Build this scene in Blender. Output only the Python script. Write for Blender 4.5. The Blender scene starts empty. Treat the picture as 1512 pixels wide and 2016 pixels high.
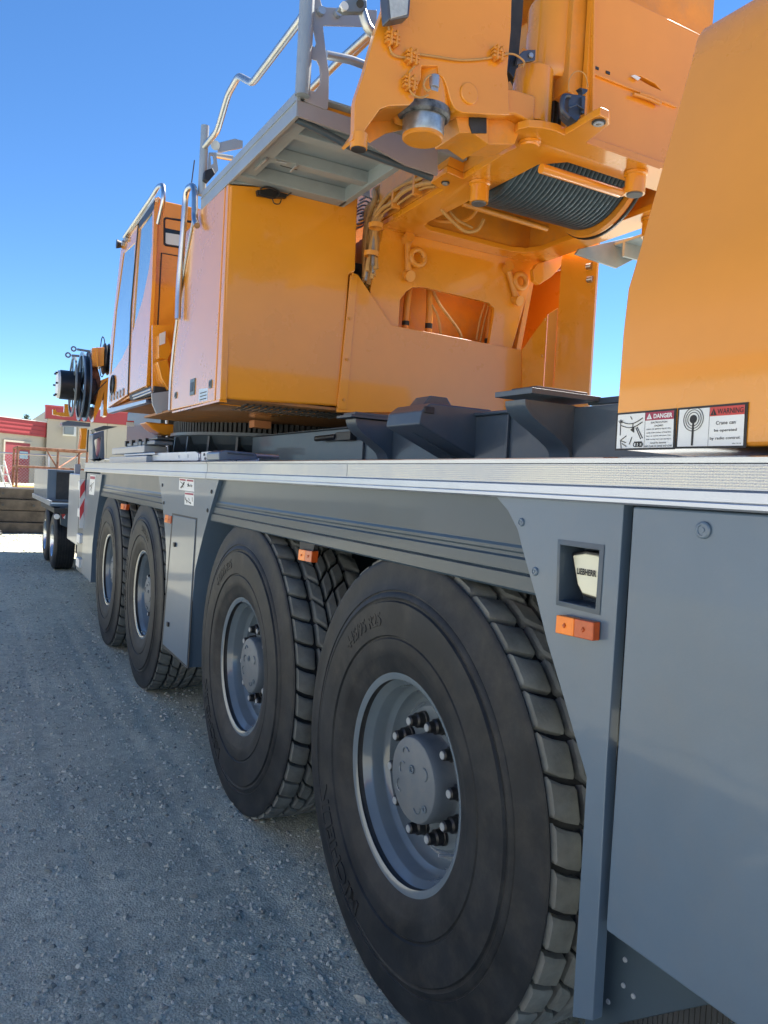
import bpy, bmesh, math, random
import numpy as np
from mathutils import Vector, Matrix
random.seed(4); np.random.seed(4)
D = bpy.data; S = bpy.context.scene; COL = S.collection
R = math.radians
# ------------------------------------------------------------------ camera
cam = D.objects.new('camera', D.cameras.new('camera')); COL.objects.link(cam); S.camera = cam
cam.data.sensor_fit = 'VERTICAL'; cam.data.sensor_height = 36; cam.data.lens = 36*1530/2016
cam.data.clip_start = .05; cam.data.clip_end = 3000
yaw, pitch, roll = R(28.57), R(-1.85), R(3.11)
fw = Vector((math.sin(yaw)*math.cos(pitch), math.cos(yaw)*math.cos(pitch), math.sin(pitch)))
rt = Vector((math.cos(yaw), -math.sin(yaw), 0)); up = rt.cross(fw)
r2 = rt*math.cos(roll)+up*math.sin(roll); u2 = up*math.cos(roll)-rt*math.sin(roll)
m = Matrix((r2, u2, -fw)).transposed().to_4x4(); m.translation = (0, 0, 1.65); cam.matrix_world = m
# ------------------------------------------------------------------ sky, sun, exposure
SUN_EL, SUN_AZ = R(50), R(70)            # azimuth from +Y towards +X: sun to the right and a little ahead
w = D.worlds.new('World'); S.world = w; w.use_nodes = True
nt = w.node_tree; bg = nt.nodes['Background']; sky = nt.nodes.new('ShaderNodeTexSky')
sky.sky_type = 'NISHITA'; sky.sun_disc = False; sky.sun_elevation = SUN_EL; sky.sun_rotation = SUN_AZ
sky.air_density = .8; sky.dust_density = 0; sky.ozone_density = 3.5; sky.altitude = 1500
hs = nt.nodes.new('ShaderNodeHueSaturation'); hs.inputs['Saturation'].default_value = 1.17
nt.links.new(sky.outputs[0], hs.inputs['Color']); nt.links.new(hs.outputs[0], bg.inputs[0]); bg.inputs[1].default_value = .08
sl = D.lights.new('sun', 'SUN'); sl.energy = 5.0; sl.angle = R(.5); sl.color = (1, .95, .87)
so = D.objects.new('sun', sl); COL.objects.link(so)
sd = Vector((math.sin(SUN_AZ)*math.cos(SUN_EL), math.cos(SUN_AZ)*math.cos(SUN_EL), math.sin(SUN_EL)))
so.rotation_euler = sd.to_track_quat('Z', 'Y').to_euler(); so.location = (30, 20, 40)
S.view_settings.view_transform = 'Standard'; S.view_settings.look = 'None'; S.view_settings.gamma = 1
S.view_settings.use_curve_mapping = False; S.view_settings.exposure = 1.6
S.render.engine = 'CYCLES'
# ------------------------------------------------------------------ materials
MATS = {}
def mat(name, c, rough=.5, metal=0, coat=0, var=.08, vs=3., bump=0, bs=60., spec=.5, c2=None, dust=0, emis=0, rvar=.1):
    if name in MATS: return MATS[name]
    m = D.materials.new(name); m.use_nodes = True; n = m.node_tree; L = n.links.new
    b = n.nodes['Principled BSDF']; tc = n.nodes.new('ShaderNodeTexCoord')
    nz = n.nodes.new('ShaderNodeTexNoise'); nz.inputs['Scale'].default_value = vs; nz.inputs['Detail'].default_value = 6
    nz.inputs['Roughness'].default_value = .62
    L(tc.outputs['Object'], nz.inputs['Vector'])
    rp = n.nodes.new('ShaderNodeMapRange'); rp.inputs[1].default_value = .3; rp.inputs[2].default_value = .7
    L(nz.outputs[0], rp.inputs[0])
    mx = n.nodes.new('ShaderNodeMix'); mx.data_type = 'RGBA'
    a = [x*(1-var) for x in c]; d = list(c2) if c2 else [min(1, x*(1+var)) for x in c]
    mx.inputs[6].default_value = (*a, 1); mx.inputs[7].default_value = (*d, 1)
    L(rp.outputs[0], mx.inputs[0]); out = mx.outputs[2]
    if dust:
        n2 = n.nodes.new('ShaderNodeTexNoise'); n2.inputs['Scale'].default_value = 9; n2.inputs['Detail'].default_value = 9; n2.inputs['Roughness'].default_value = .7
        L(tc.outputs['Object'], n2.inputs['Vector'])
        r3 = n.nodes.new('ShaderNodeMapRange'); r3.inputs[1].default_value = .45; r3.inputs[2].default_value = .75; r3.inputs[4].default_value = dust
        L(n2.outputs[0], r3.inputs[0]); m2 = n.nodes.new('ShaderNodeMix'); m2.data_type = 'RGBA'
        m2.inputs[7].default_value = (.22, .19, .15, 1); L(r3.outputs[0], m2.inputs[0]); L(out, m2.inputs[6]); out = m2.outputs[2]
    L(out, b.inputs['Base Color'])
    rr = n.nodes.new('ShaderNodeMapRange'); rr.inputs[3].default_value = max(.03, rough-rvar*.5); rr.inputs[4].default_value = min(1, rough+rvar*.5)
    L(nz.outputs[0], rr.inputs[0]); L(rr.outputs[0], b.inputs['Roughness'])
    b.inputs['Metallic'].default_value = metal; b.inputs['Coat Weight'].default_value = coat
    b.inputs['Coat Roughness'].default_value = .06; b.inputs['Specular IOR Level'].default_value = spec
    if emis:
        b.inputs['Emission Color'].default_value = (*c, 1); b.inputs['Emission Strength'].default_value = emis
    if bump:
        nb = n.nodes.new('ShaderNodeTexNoise'); nb.inputs['Scale'].default_value = bs; nb.inputs['Detail'].default_value = 4
        L(tc.outputs['Object'], nb.inputs['Vector']); bp = n.nodes.new('ShaderNodeBump')
        bp.inputs['Strength'].default_value = bump; bp.inputs['Distance'].default_value = .004
        L(nb.outputs[0], bp.inputs['Height']); L(bp.outputs[0], b.inputs['Normal'])
    MATS[name] = m; return m
ORANGE = mat('orange_paint', (.78, .30, .016), .28, coat=.75, var=.06, vs=1.6)
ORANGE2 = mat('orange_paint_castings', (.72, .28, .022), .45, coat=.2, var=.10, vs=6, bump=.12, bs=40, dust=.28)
GREY = mat('grey_paint', (.095, .145, .205), .38, coat=.35, var=.08, vs=2, bump=.04, bs=160, dust=.10)
SKIRT = mat('skirt_paint', (.040, .062, .082), .34, coat=.18, var=.14, vs=2.5, spec=.4, rvar=.2)
CHASSIS = mat('chassis_paint', (.055, .082, .105), .42, coat=.2, var=.12, vs=3, bump=.08, bs=60, dust=.12)
DARK = mat('dark_steel', (.02, .024, .028), .6, var=.3, vs=8, dust=.15)
RIMM = mat('rim_paint', (.13, .165, .195), .22, coat=.6, var=.10, vs=5, dust=.14)
RUBBER = mat('tyre_rubber', (.017, .020, .024), .55, var=.35, vs=5, bump=.10, bs=60, dust=.13, spec=.25)
TREAD = mat('tyre_tread', (.16, .17, .165), .8, var=.3, vs=10, bump=.5, bs=70, dust=.35, spec=.3)
ALU = mat('aluminium', (.47, .50, .55), .34, metal=1, var=.08, vs=5, rvar=.2)
GALV = mat('galvanised_tube', (.50, .51, .50), .36, metal=.9, var=.12, vs=7, bump=.06, bs=120)
CHROME = mat('polished_tube', (.58, .59, .60), .30, metal=1, var=.05, vs=5)
PLATF = mat('platform_aluminium', (.34, .38, .41), .42, metal=.35, var=.08, vs=4, bump=.05, bs=70)
PLATG = mat('platform_underside', (.30, .35, .37), .5, metal=.1, var=.12, vs=4, dust=.1)
BLACK = mat('black_plastic', (.012, .013, .015), .42, var=.2)
WHITE = mat('white_plastic', (.75, .77, .76), .45, var=.04)
INK = mat('black_ink', (.02, .02, .02), .6, var=.1)
REDP = mat('red_print', (.55, .06, .05), .5, var=.08)
MAROON = mat('maroon_print', (.33, .03, .07), .5, var=.08)
CREAM = mat('lamp_lens', (.72, .72, .56), .3, coat=.5, var=.04)
AMBER = mat('amber_lens', (.95, .22, .005), .35, coat=.15, var=.1, vs=30)
AMBER2 = mat('amber_reflector', (.50, .075, .008), .3, coat=.15, var=.15, vs=60)
GLASSD = mat('window_glass', (.15, .25, .34), .04, coat=1, var=.25, vs=1.5, spec=.8)
GLASST = mat('rear_glass', (.015, .025, .03), .12, coat=.1, var=.1, spec=.4)
TAN = mat('painted_hose', (.52, .29, .09), .6, var=.15, vs=14)
ROPE = mat('wire_rope', (.045, .080, .105), .42, metal=.15, var=.3, vs=40, bump=.6, bs=200)
ZINC = mat('zinc_fitting', (.40, .44, .48), .4, metal=.6, var=.15, vs=20)
WOOD = mat('weathered_timber', (.055, .042, .032), .9, var=.35, vs=4, bump=.5, bs=30, c2=(.13, .105, .08))
RUST = mat('rusty_steel', (.20, .065, .03), .85, var=.4, vs=9, bump=.4, bs=60, c2=(.36, .19, .12))
YELR = mat('faded_yellow_deck', (.50, .30, .08), .8, var=.3, vs=8)
STUCCO = mat('cream_cladding', (.46, .42, .34), .8, var=.05, vs=1)
REDROOF = mat('red_cladding', (.36, .045, .05), .55, var=.08, vs=1)
REDDOOR = mat('red_door_paint', (.30, .05, .06), .6, var=.08)
TRAILER = mat('trailer_paint', (.34, .38, .42), .35, coat=.3, var=.06)
BRIGHT = mat('machined_ring', (.33, .37, .40), .35, metal=.8, var=.3, vs=20)
WORN = mat('worn_grease_ring', (.05, .07, .10), .5, metal=.3, var=.6, vs=22, c2=(.25, .28, .30))
BRICKB = mat('orange_block', (.60, .25, .10), .6, var=.1)
# ------------------------------------------------------------------ mesh building
WL = {}
class MB:
    def __init__(s): s.v = []; s.f = []; s.mi = []
    def add(s, v, f, k=0):
        o = len(s.v); s.v += [tuple(p) for p in v]; s.f += [tuple(i+o for i in q) for q in f]; s.mi += [k]*len(f); return s
    def box(s, x0, x1, y0, y1, z0, z1, k=0):
        x0, x1 = sorted((x0, x1)); y0, y1 = sorted((y0, y1)); z0, z1 = sorted((z0, z1))
        v = [(x, y, z) for x in (x0, x1) for y in (y0, y1) for z in (z0, z1)]
        return s.add(v, [(0,1,3,2), (4,6,7,5), (0,4,5,1), (2,3,7,6), (0,2,6,4), (1,5,7,3)], k)
    def bar(s, p0, p1, wd, ht, k=0, upv=(0,0,1)):
        a, b = Vector(p0), Vector(p1); d = (b-a).normalized(); u = Vector(upv)
        sx = d.cross(u).normalized()*wd/2; uz = sx.cross(d).normalized()*ht/2
        v = [q+i*sx+j*uz for q in (a, b) for i, j in ((-1,-1), (1,-1), (1,1), (-1,1))]
        return s.add(v, [(3,2,1,0), (4,5,6,7), (0,1,5,4), (1,2,6,5), (2,3,7,6), (3,0,4,7)], k)
    def prism(s, pts, vec, holes=(), k=0):
        bm = bmesh.new(); es = []
        for lp in [pts]+list(holes):
            vs = [bm.verts.new(p) for p in lp]
            es += [bm.edges.new((vs[i], vs[(i+1) % len(vs)])) for i in range(len(vs))]
        bmesh.ops.triangle_fill(bm, use_beauty=True, use_dissolve=False, edges=es)
        if not bm.faces: bm.free(); return s
        r = bmesh.ops.extrude_face_region(bm, geom=bm.faces[:])
        bmesh.ops.translate(bm, vec=Vector(vec), verts=[g for g in r['geom'] if isinstance(g, bmesh.types.BMVert)])
        bmesh.ops.recalc_face_normals(bm, faces=bm.faces[:])
        bm.verts.index_update()
        s.add([v.co[:] for v in bm.verts], [[v.index for v in f.verts] for f in bm.faces], k); bm.free(); return s
    def ring(s, rings, closed=True, caps=True, k=0):
        n = len(rings[0]); v = [p for r in rings for p in r]; f = []
        m = len(rings)
        for i in range(m-1 if not closed == 'loop' else m):
            a, b = i*n, ((i+1) % m)*n
            for j in range(n): j2 = (j+1) % n; f.append((a+j, a+j2, b+j2, b+j))
        if caps: f.append(tuple(range(n))[::-1]); f.append(tuple(range((m-1)*n, m*n)))
        return s.add(v, f, k)
    def tube(s, pts, r, n=8, k=0, caps=True):
        P = [Vector(p) for p in pts]; rings = []; t0 = (P[1]-P[0]).normalized()
        u = t0.orthogonal().normalized()
        for i, p in enumerate(P):
            t = ((P[min(i+1, len(P)-1)]-P[i]).normalized()+(P[i]-P[max(i-1, 0)]).normalized())
            if t.length < 1e-6: t = t0
            t.normalize(); u = (u-t*u.dot(t)).normalized(); w_ = t.cross(u); rr = r[i] if isinstance(r, (list, tuple)) else r
            rings.append([p+(u*math.cos(a)+w_*math.sin(a))*rr for a in (2*math.pi*j/n for j in range(n))])
        return s.ring(rings, caps=caps, k=k)
    def cyl(s, p0, p1, r0, r1=None, n=28, k=0): return s.tube([p0, p1], [r0, r0 if r1 is None else r1], n, k)
    def lathe(s, prof, o, ax='X', n=48, k=0, caps=False):
        rings = []
        for a, r in prof:
            q = []
            for j in range(n):
                t = 2*math.pi*j/n; c, d = r*math.cos(t), r*math.sin(t)
                q.append({'X': (o[0]+a, o[1]+c, o[2]+d), 'Z': (o[0]+c, o[1]+d, o[2]+a), 'Y': (o[0]+c, o[1]+a, o[2]+d)}[ax])
            rings.append(q)
        return s.ring(rings, caps=caps, k=k)
def tag(o, label=None, cat=None, group=None, kind=None):
    if label: o['label'] = label
    if cat: o['category'] = cat
    if group: o['group'] = group
    if kind: o['kind'] = kind
    return o
def thing(name, loc, label, cat, group=None):
    o = D.objects.new(name, None); o.empty_display_size = .2; COL.objects.link(o); o.location = loc; WL[o] = Vector(loc)
    return tag(o, label, cat, group)
def build(mb, name, ms, parent=None, bevel=0, ang=38, label=None, seg=2):
    me = D.meshes.new(name); V = np.array(mb.v, float); c = (V.min(0)+V.max(0))/2
    me.from_pydata((V-c).tolist(), [], mb.f)
    for x in (ms if isinstance(ms, (list, tuple)) else [ms]): me.materials.append(x)
    me.polygons.foreach_set('material_index', mb.mi)
    bm = bmesh.new(); bm.from_mesh(me); bmesh.ops.recalc_face_normals(bm, faces=bm.faces[:]); bm.to_mesh(me); bm.free()
    me.shade_smooth(); me.set_sharp_from_angle(angle=R(ang))
    o = D.objects.new(name, me); COL.objects.link(o); c = Vector(c)
    if parent: o.parent = parent; o.location = c-WL[parent]
    else: o.location = c
    WL[o] = c
    if bevel:
        b = o.modifiers.new('bevel', 'BEVEL'); b.width = bevel; b.segments = seg; b.limit_method = 'ANGLE'; b.angle_limit = R(35); b.harden_normals = True
    if label: o['label'] = label
    return o
def dup(o, d, parent=None):
    c = o.copy(); COL.objects.link(c); c.parent = parent
    c.location = o.location+Vector(d) if parent is None or parent is o.parent else o.location
    WL[c] = (WL[parent] if parent else Vector())+c.location
    for ch in [x for x in o.children]: dup(ch, d, c)
    return c
def fillet(pts, r, n=5):
    P = [Vector(p) for p in pts]; out = [P[0]]
    for i in range(1, len(P)-1):
        a, b, c = P[i-1], P[i], P[i+1]; d0 = (a-b); d1 = (c-b); q = min(r, d0.length*.48, d1.length*.48)
        s0 = b+d0.normalized()*q; s1 = b+d1.normalized()*q
        for j in range(n+1): t = j/n; out.append(s0*(1-t)**2+b*2*t*(1-t)+s1*t*t)
    out.append(P[-1]); return out
def smooth(pts, n=6):
    P = [Vector(p) for p in pts]; P = [P[0]]+P+[P[-1]]; out = []
    for i in range(1, len(P)-2):
        a, b, c, d = P[i-1:i+3]
        for j in range(n):
            t = j/n; out.append(.5*((2*b)+(c-a)*t+(2*a-5*b+4*c-d)*t*t+(3*b-a-3*c+d)*t**3))
    out.append(P[-2]); return out
TXT = {}
def glyphs(s, bold=0, res=3):
    k = (s, bold, res)
    if k not in TXT:
        cu = D.curves.new('t', 'FONT'); cu.body = s; cu.size = 1; cu.align_x = 'CENTER'; cu.align_y = 'CENTER'; cu.offset = bold; cu.resolution_u = res; cu.fill_mode = 'BOTH'
        ob = D.objects.new('t', cu); me = D.meshes.new_from_object(ob)
        V = [v.co[:2] for v in me.vertices]; F = [tuple(p.vertices) for p in me.polygons]
        D.objects.remove(ob); D.curves.remove(cu); D.meshes.remove(me); TXT[k] = (V, F)
    return TXT[k]
def text(mb, s, c, rv, uv, h, width=None, bold=0, k=0, lift=None):
    V, F = glyphs(s, bold); c, rv, uv = Vector(c), Vector(rv).normalized(), Vector(uv).normalized()
    xs = [v[0] for v in V]; ys = [v[1] for v in V]; wx = max(xs)-min(xs); hy = max(max(ys)-min(ys), .3)
    mx, my = (max(xs)+min(xs))/2, (max(ys)+min(ys))/2
    sy = h/hy; sx = (width/wx) if width else sy
    mb.add([c+rv*((x-mx)*sx)+uv*((y-my)*sy) for x, y in V], F, k)
def arc_text(mb, s, o, x, r, a0, h, sx=1., bold=.02, k=0):
    """letters on a sidewall, upright outwards, reading clockwise seen from -X; a0 = centre angle (deg from +Y towards +Z)"""
    V, F = glyphs(s, bold); v = []
    for X, Y in V:
        rr = r+Y*h; a = R(a0)+X*h*sx/r     # seen from -X, +Y is to the left: clockwise = growing towards... handled by sign
        v.append((x, o[1]+rr*math.cos(a), o[2]+rr*math.sin(a)))
    n = len(v); v2 = [(p[0]-.0045, p[1], p[2]) for p in v]
    mb.add(v2, F, k)
    from collections import Counter
    ec = Counter(tuple(sorted((f[i], f[(i+1) % len(f)]))) for f in F for i in range(len(f)))
    for (a, b), c_ in ec.items():
        if c_ == 1: mb.add([v[a], v[b], v2[b], v2[a]], [(0, 1, 2, 3)], k)
# ------------------------------------------------------------------ ground
def ground_mat():
    m = D.materials.new('crushed_gravel'); m.use_nodes = True; n = m.node_tree; L = n.links.new; b = n.nodes['Principled BSDF']
    tc = n.nodes.new('ShaderNodeTexCoord')
    def noise(s, d=8, r=.6):
        z = n.nodes.new('ShaderNodeTexNoise'); z.inputs['Scale'].default_value = s; z.inputs['Detail'].default_value = d; z.inputs['Roughness'].default_value = r
        L(tc.outputs['Object'], z.inputs['Vector']); return z.outputs[0]
    def ramp(i, st):
        r = n.nodes.new('ShaderNodeValToRGB'); e = r.color_ramp.elements
        for j, (p, c) in enumerate(st):
            q = e[j] if j < 2 else e.new(p)
            q.position = p; q.color = (*c, 1)
        L(i, r.inputs[0]); return r.outputs[0]
    def mix(t, a, b_, f):
        x = n.nodes.new('ShaderNodeMix'); x.data_type = 'RGBA'; x.blend_type = t; x.inputs[0].default_value = f; L(a, x.inputs[6]); L(b_, x.inputs[7]); return x.outputs[2]
    big = ramp(noise(.9, 7), [(.3, (.48, .465, .36)), (.7, (.68, .655, .50))])
    mid = ramp(noise(14, 8, .7), [(.3, (.6, .6, .6)), (.7, (1.2, 1.2, 1.2))])
    vo = n.nodes.new('ShaderNodeTexVoronoi'); vo.inputs['Scale'].default_value = 120; L(tc.outputs['Object'], vo.inputs['Vector'])
    st = ramp(vo.outputs['Color'], [(0, (.62, .62, .62)), (1, (1.4, 1.38, 1.34))])
    c = mix('MULTIPLY', mix('MULTIPLY', big, mid, .8), st, .65); L(c, b.inputs['Base Color'])
    b.inputs['Roughness'].default_value = .95; b.inputs['Specular IOR Level'].default_value = .25
    v2 = n.nodes.new('ShaderNodeTexVoronoi'); v2.inputs['Scale'].default_value = 110; L(tc.outputs['Object'], v2.inputs['Vector'])
    sb = n.nodes.new('ShaderNodeMath'); sb.operation = 'SUBTRACT'; L(noise(55, 9, .8), sb.inputs[0]); L(v2.outputs['Distance'], sb.inputs[1])
    bp = n.nodes.new('ShaderNodeBump'); bp.inputs['Strength'].default_value = .55; bp.inputs['Distance'].default_value = .006
    L(sb.outputs[0], bp.inputs['Height']); L(bp.outputs[0], b.inputs['Normal']); return m
GM = ground_mat()
from mathutils import noise as MN
def gz(x, y):
    z = .012*MN.noise((x*.9, y*.7, 0))+.006*MN.noise((x*3.1, y*2.6, 4))+.003*MN.noise((x*11, y*11, 8))
    for c0, ph in ((.98, 0), (1.16, 1.5), (.52, .6)):      # faint wheel ruts along the crane
        d = (x-c0-.03*math.sin(y*.8+ph))/.045
        z -= .005*math.exp(-d*d)
    return z-.004
def ground():
    xs = list(np.concatenate([-np.geomspace(1200, 1, 40), np.linspace(-.95, 3.2, 140), np.geomspace(3.4, 1200, 40)]))
    ys = list(np.concatenate([-np.geomspace(1200, 1, 30), np.linspace(-.9, 6, 180), np.linspace(6.06, 26, 160), np.geomspace(26.5, 1500, 34)]))
    V = []; nx = len(xs)
    for y in ys:
        for x in xs:
            f = 1 if (-1 < x < 3.3 and -1 < y < 26) else 0
            V.append((x, y, gz(x, y)*f))
    F = [(j*nx+i, j*nx+i+1, (j+1)*nx+i+1, (j+1)*nx+i) for j in range(len(ys)-1) for i in range(nx-1)]
    me = D.meshes.new('ground'); me.from_pydata(V, [], F); me.materials.append(GM); me.shade_smooth()
    o = D.objects.new('ground', me); COL.objects.link(o); tag(o, kind='structure')
ground()
def stones():
    N = 120000; rng = np.random.default_rng(2)
    y = .9+21*rng.random(N)**2.6; x = -.6+3.6*rng.random(N)
    keep = np.array([MN.noise((a*1.3, b*1.1, 3))*.6+.6 for a, b in zip(x, y)]) > rng.random(N)*.85
    x, y = x[keep], y[keep]; n = len(x)
    s = .0018+.0095*rng.random(n)**4.0; s *= 1+.05*y; s[rng.random(n) < .006] *= 2.
    base = np.array([(1,0,0),(.3,.95,0),(-.8,.6,.1),(-.85,-.5,0),(.35,-.9,.05),(.5,.35,.62),(-.45,.25,.75),(.1,-.5,.6)])
    fc = np.array([(0,1,5),(1,2,6),(1,6,5),(2,3,6),(3,4,7),(3,7,6),(4,0,5),(4,5,7),(5,6,7)])
    a = rng.random(n)*6.283; ca, sa = np.cos(a), np.sin(a)
    P = base[None]*(1+.35*(rng.random((n, 8, 1))-.5)); P = P*s[:, None, None]*np.stack([1+.5*rng.random(n), .7+.5*rng.random(n), .7+.5*rng.random(n)], -1)[:, None]
    Q = np.stack([P[..., 0]*ca[:, None]-P[..., 1]*sa[:, None], P[..., 0]*sa[:, None]+P[..., 1]*ca[:, None], P[..., 2]], -1)
    Q += np.stack([x, y, np.array([gz(p, q) for p, q in zip(x, y)])-.0005], -1)[:, None]
    F = (fc[None]+8*np.arange(n)[:, None, None]).reshape(-1, 3)
    me = D.meshes.new('gravel'); me.from_pydata(Q.reshape(-1, 3).tolist(), [], F.tolist())
    ms = [mat('stone_a', (.48, .465, .38), .9, var=.3, vs=30), mat('stone_b', (.54, .525, .44), .9, var=.2, vs=30), mat('stone_c', (.27, .265, .22), .9, var=.3, vs=30)]
    for q in ms: me.materials.append(q)
    me.polygons.foreach_set('material_index', np.repeat(rng.choice(3, n, p=[.55, .2, .25]), 9))
    o = D.objects.new('gravel', me); COL.objects.link(o); tag(o, 'loose crushed grey gravel scattered over the yard', 'gravel', kind='stuff')
stones()
# ------------------------------------------------------------------ crane root
CR = thing('mobile_crane', (2.89, 4.5, 0), 'large orange and grey all-terrain mobile crane seen along its left flank', 'crane')
CX = 2.89
# ---- wheels
def tyre(o, rubber_only=False):
    x0, y0, z0 = o
    mb = MB()
    prof = [(.05,.322),(.028,.333),(.018,.352),(.010,.372),(.002,.40),(.000,.404),(-.003,.43),(-.004,.455),(.000,.459),(.000,.463),(-.0065,.467),(-.0075,.50),(-.009,.54),(-.007,.575),(.001,.579),(.001,.586),(-.002,.590),(.003,.606),(.006,.608),(.006,.612),(.003,.614),(.008,.628),(.014,.655),(.016,.682),(.017,.704),(.020,.716),(.024,.720),(.029,.717),(.034,.694)]
    prof += [(.07, .706), (.15, .709), (.225, .71), (.30, .709), (.38, .706)]
    inner = [(.45-a, r) for a, r in prof[:31]][::-1]
    mb.lathe([(a, r) for a, r in prof+inner], (x0, y0, z0), n=96, k=0)
    NB = 42; dth = 2*math.pi/NB
    rows = [(.027, .114, 0, .28), (.131, .188, .5, .42), (.203, .247, .15, -.5), (.262, .319, .6, -.42), (.336, .423, .1, -.28)]
    for ri, (u0, u1, off, sk) in enumerate(rows):
        outer = ri in (0, 4)
        for b in range(NB):
            th = (b+off)*dth+random.uniform(-.002, .002)
            V = []; nu, nv = 4, 4
            def P(fu, fv, lev, th=th):
                u = u0+(u1-u0)*fu
                side = fu if ri == 0 else 1-fu
                if outer: sh = (.20*math.sin(side*math.pi*.55)+.10*side)*(1 if ri == 0 else -1)
                else: sh = sk*(fu-.5)
                gap = .075 if not outer else .085
                t = th+dth*(sh+(gap+(1-2*gap)*fv)-.5)
                if lev: r = .740-.0022*((u-.225)/.1)**2
                else: r = .700 if not outer else .70
                if outer and lev and side < .03: r -= .004
                if outer and side < .03: u = u+((.007 if lev else -.006) if ri == 0 else (-.007 if lev else .006)); r = r if lev else .685
                return (x0+u, y0+r*math.cos(t), z0+r*math.sin(t))
            us = (0, .12, .5, .88, 1); vs_ = (0, .11, .5, .89, 1)
            if ri == 0: us = (0, .10, .5, .88, 1)
            top = []
            for fu in us:
                for fv in vs_:
                    q = list(P(fu, fv, 1))
                    # chamfer: outermost ring of the block top sits lower
                    if fu in (us[0], us[-1]) or fv in (vs_[0], vs_[-1]):
                        t = math.atan2(q[2]-z0, q[1]-y0); rr = math.hypot(q[2]-z0, q[1]-y0)-.0075
                        if (fu in (0, 1)) and (fv in (0, 1)):
                            q[1] = y0+rr*math.cos(t); q[2] = z0+rr*math.sin(t)
                            cu, cv = P(.12 if fu == 0 else .88, .1 if fv == 0 else .9, 1)[0], None
                            q[0] += (cu-q[0])*.55
                        else: q[1] = y0+rr*math.cos(t); q[2] = z0+rr*math.sin(t)
                    top.append(tuple(q))
            o0 = len(mb.v)
            idx = lambda i, j: i*5+j
            fs = [(idx(i, j), idx(i+1, j), idx(i+1, j+1), idx(i, j+1)) for i in range(4) for j in range(4)]
            mb.add(top, fs, 1)
            per = [(i, 0) for i in range(5)]+[(4, j) for j in range(1, 5)]+[(i, 4) for i in range(3, -1, -1)]+[(0, j) for j in range(3, 0, -1)]
            bot = [P(us[i], vs_[j], 0) for i, j in per]; tp = [top[idx(i, j)] for i, j in per]; n = len(per)
            mb.add(tp+bot, [(q, (q+1) % n, n+(q+1) % n, n+q) for q in range(n)], 1)
    return mb
WY = (2.119, 3.75, 6.204, 7.825); WX = 1.245; WZ = .708
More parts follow.
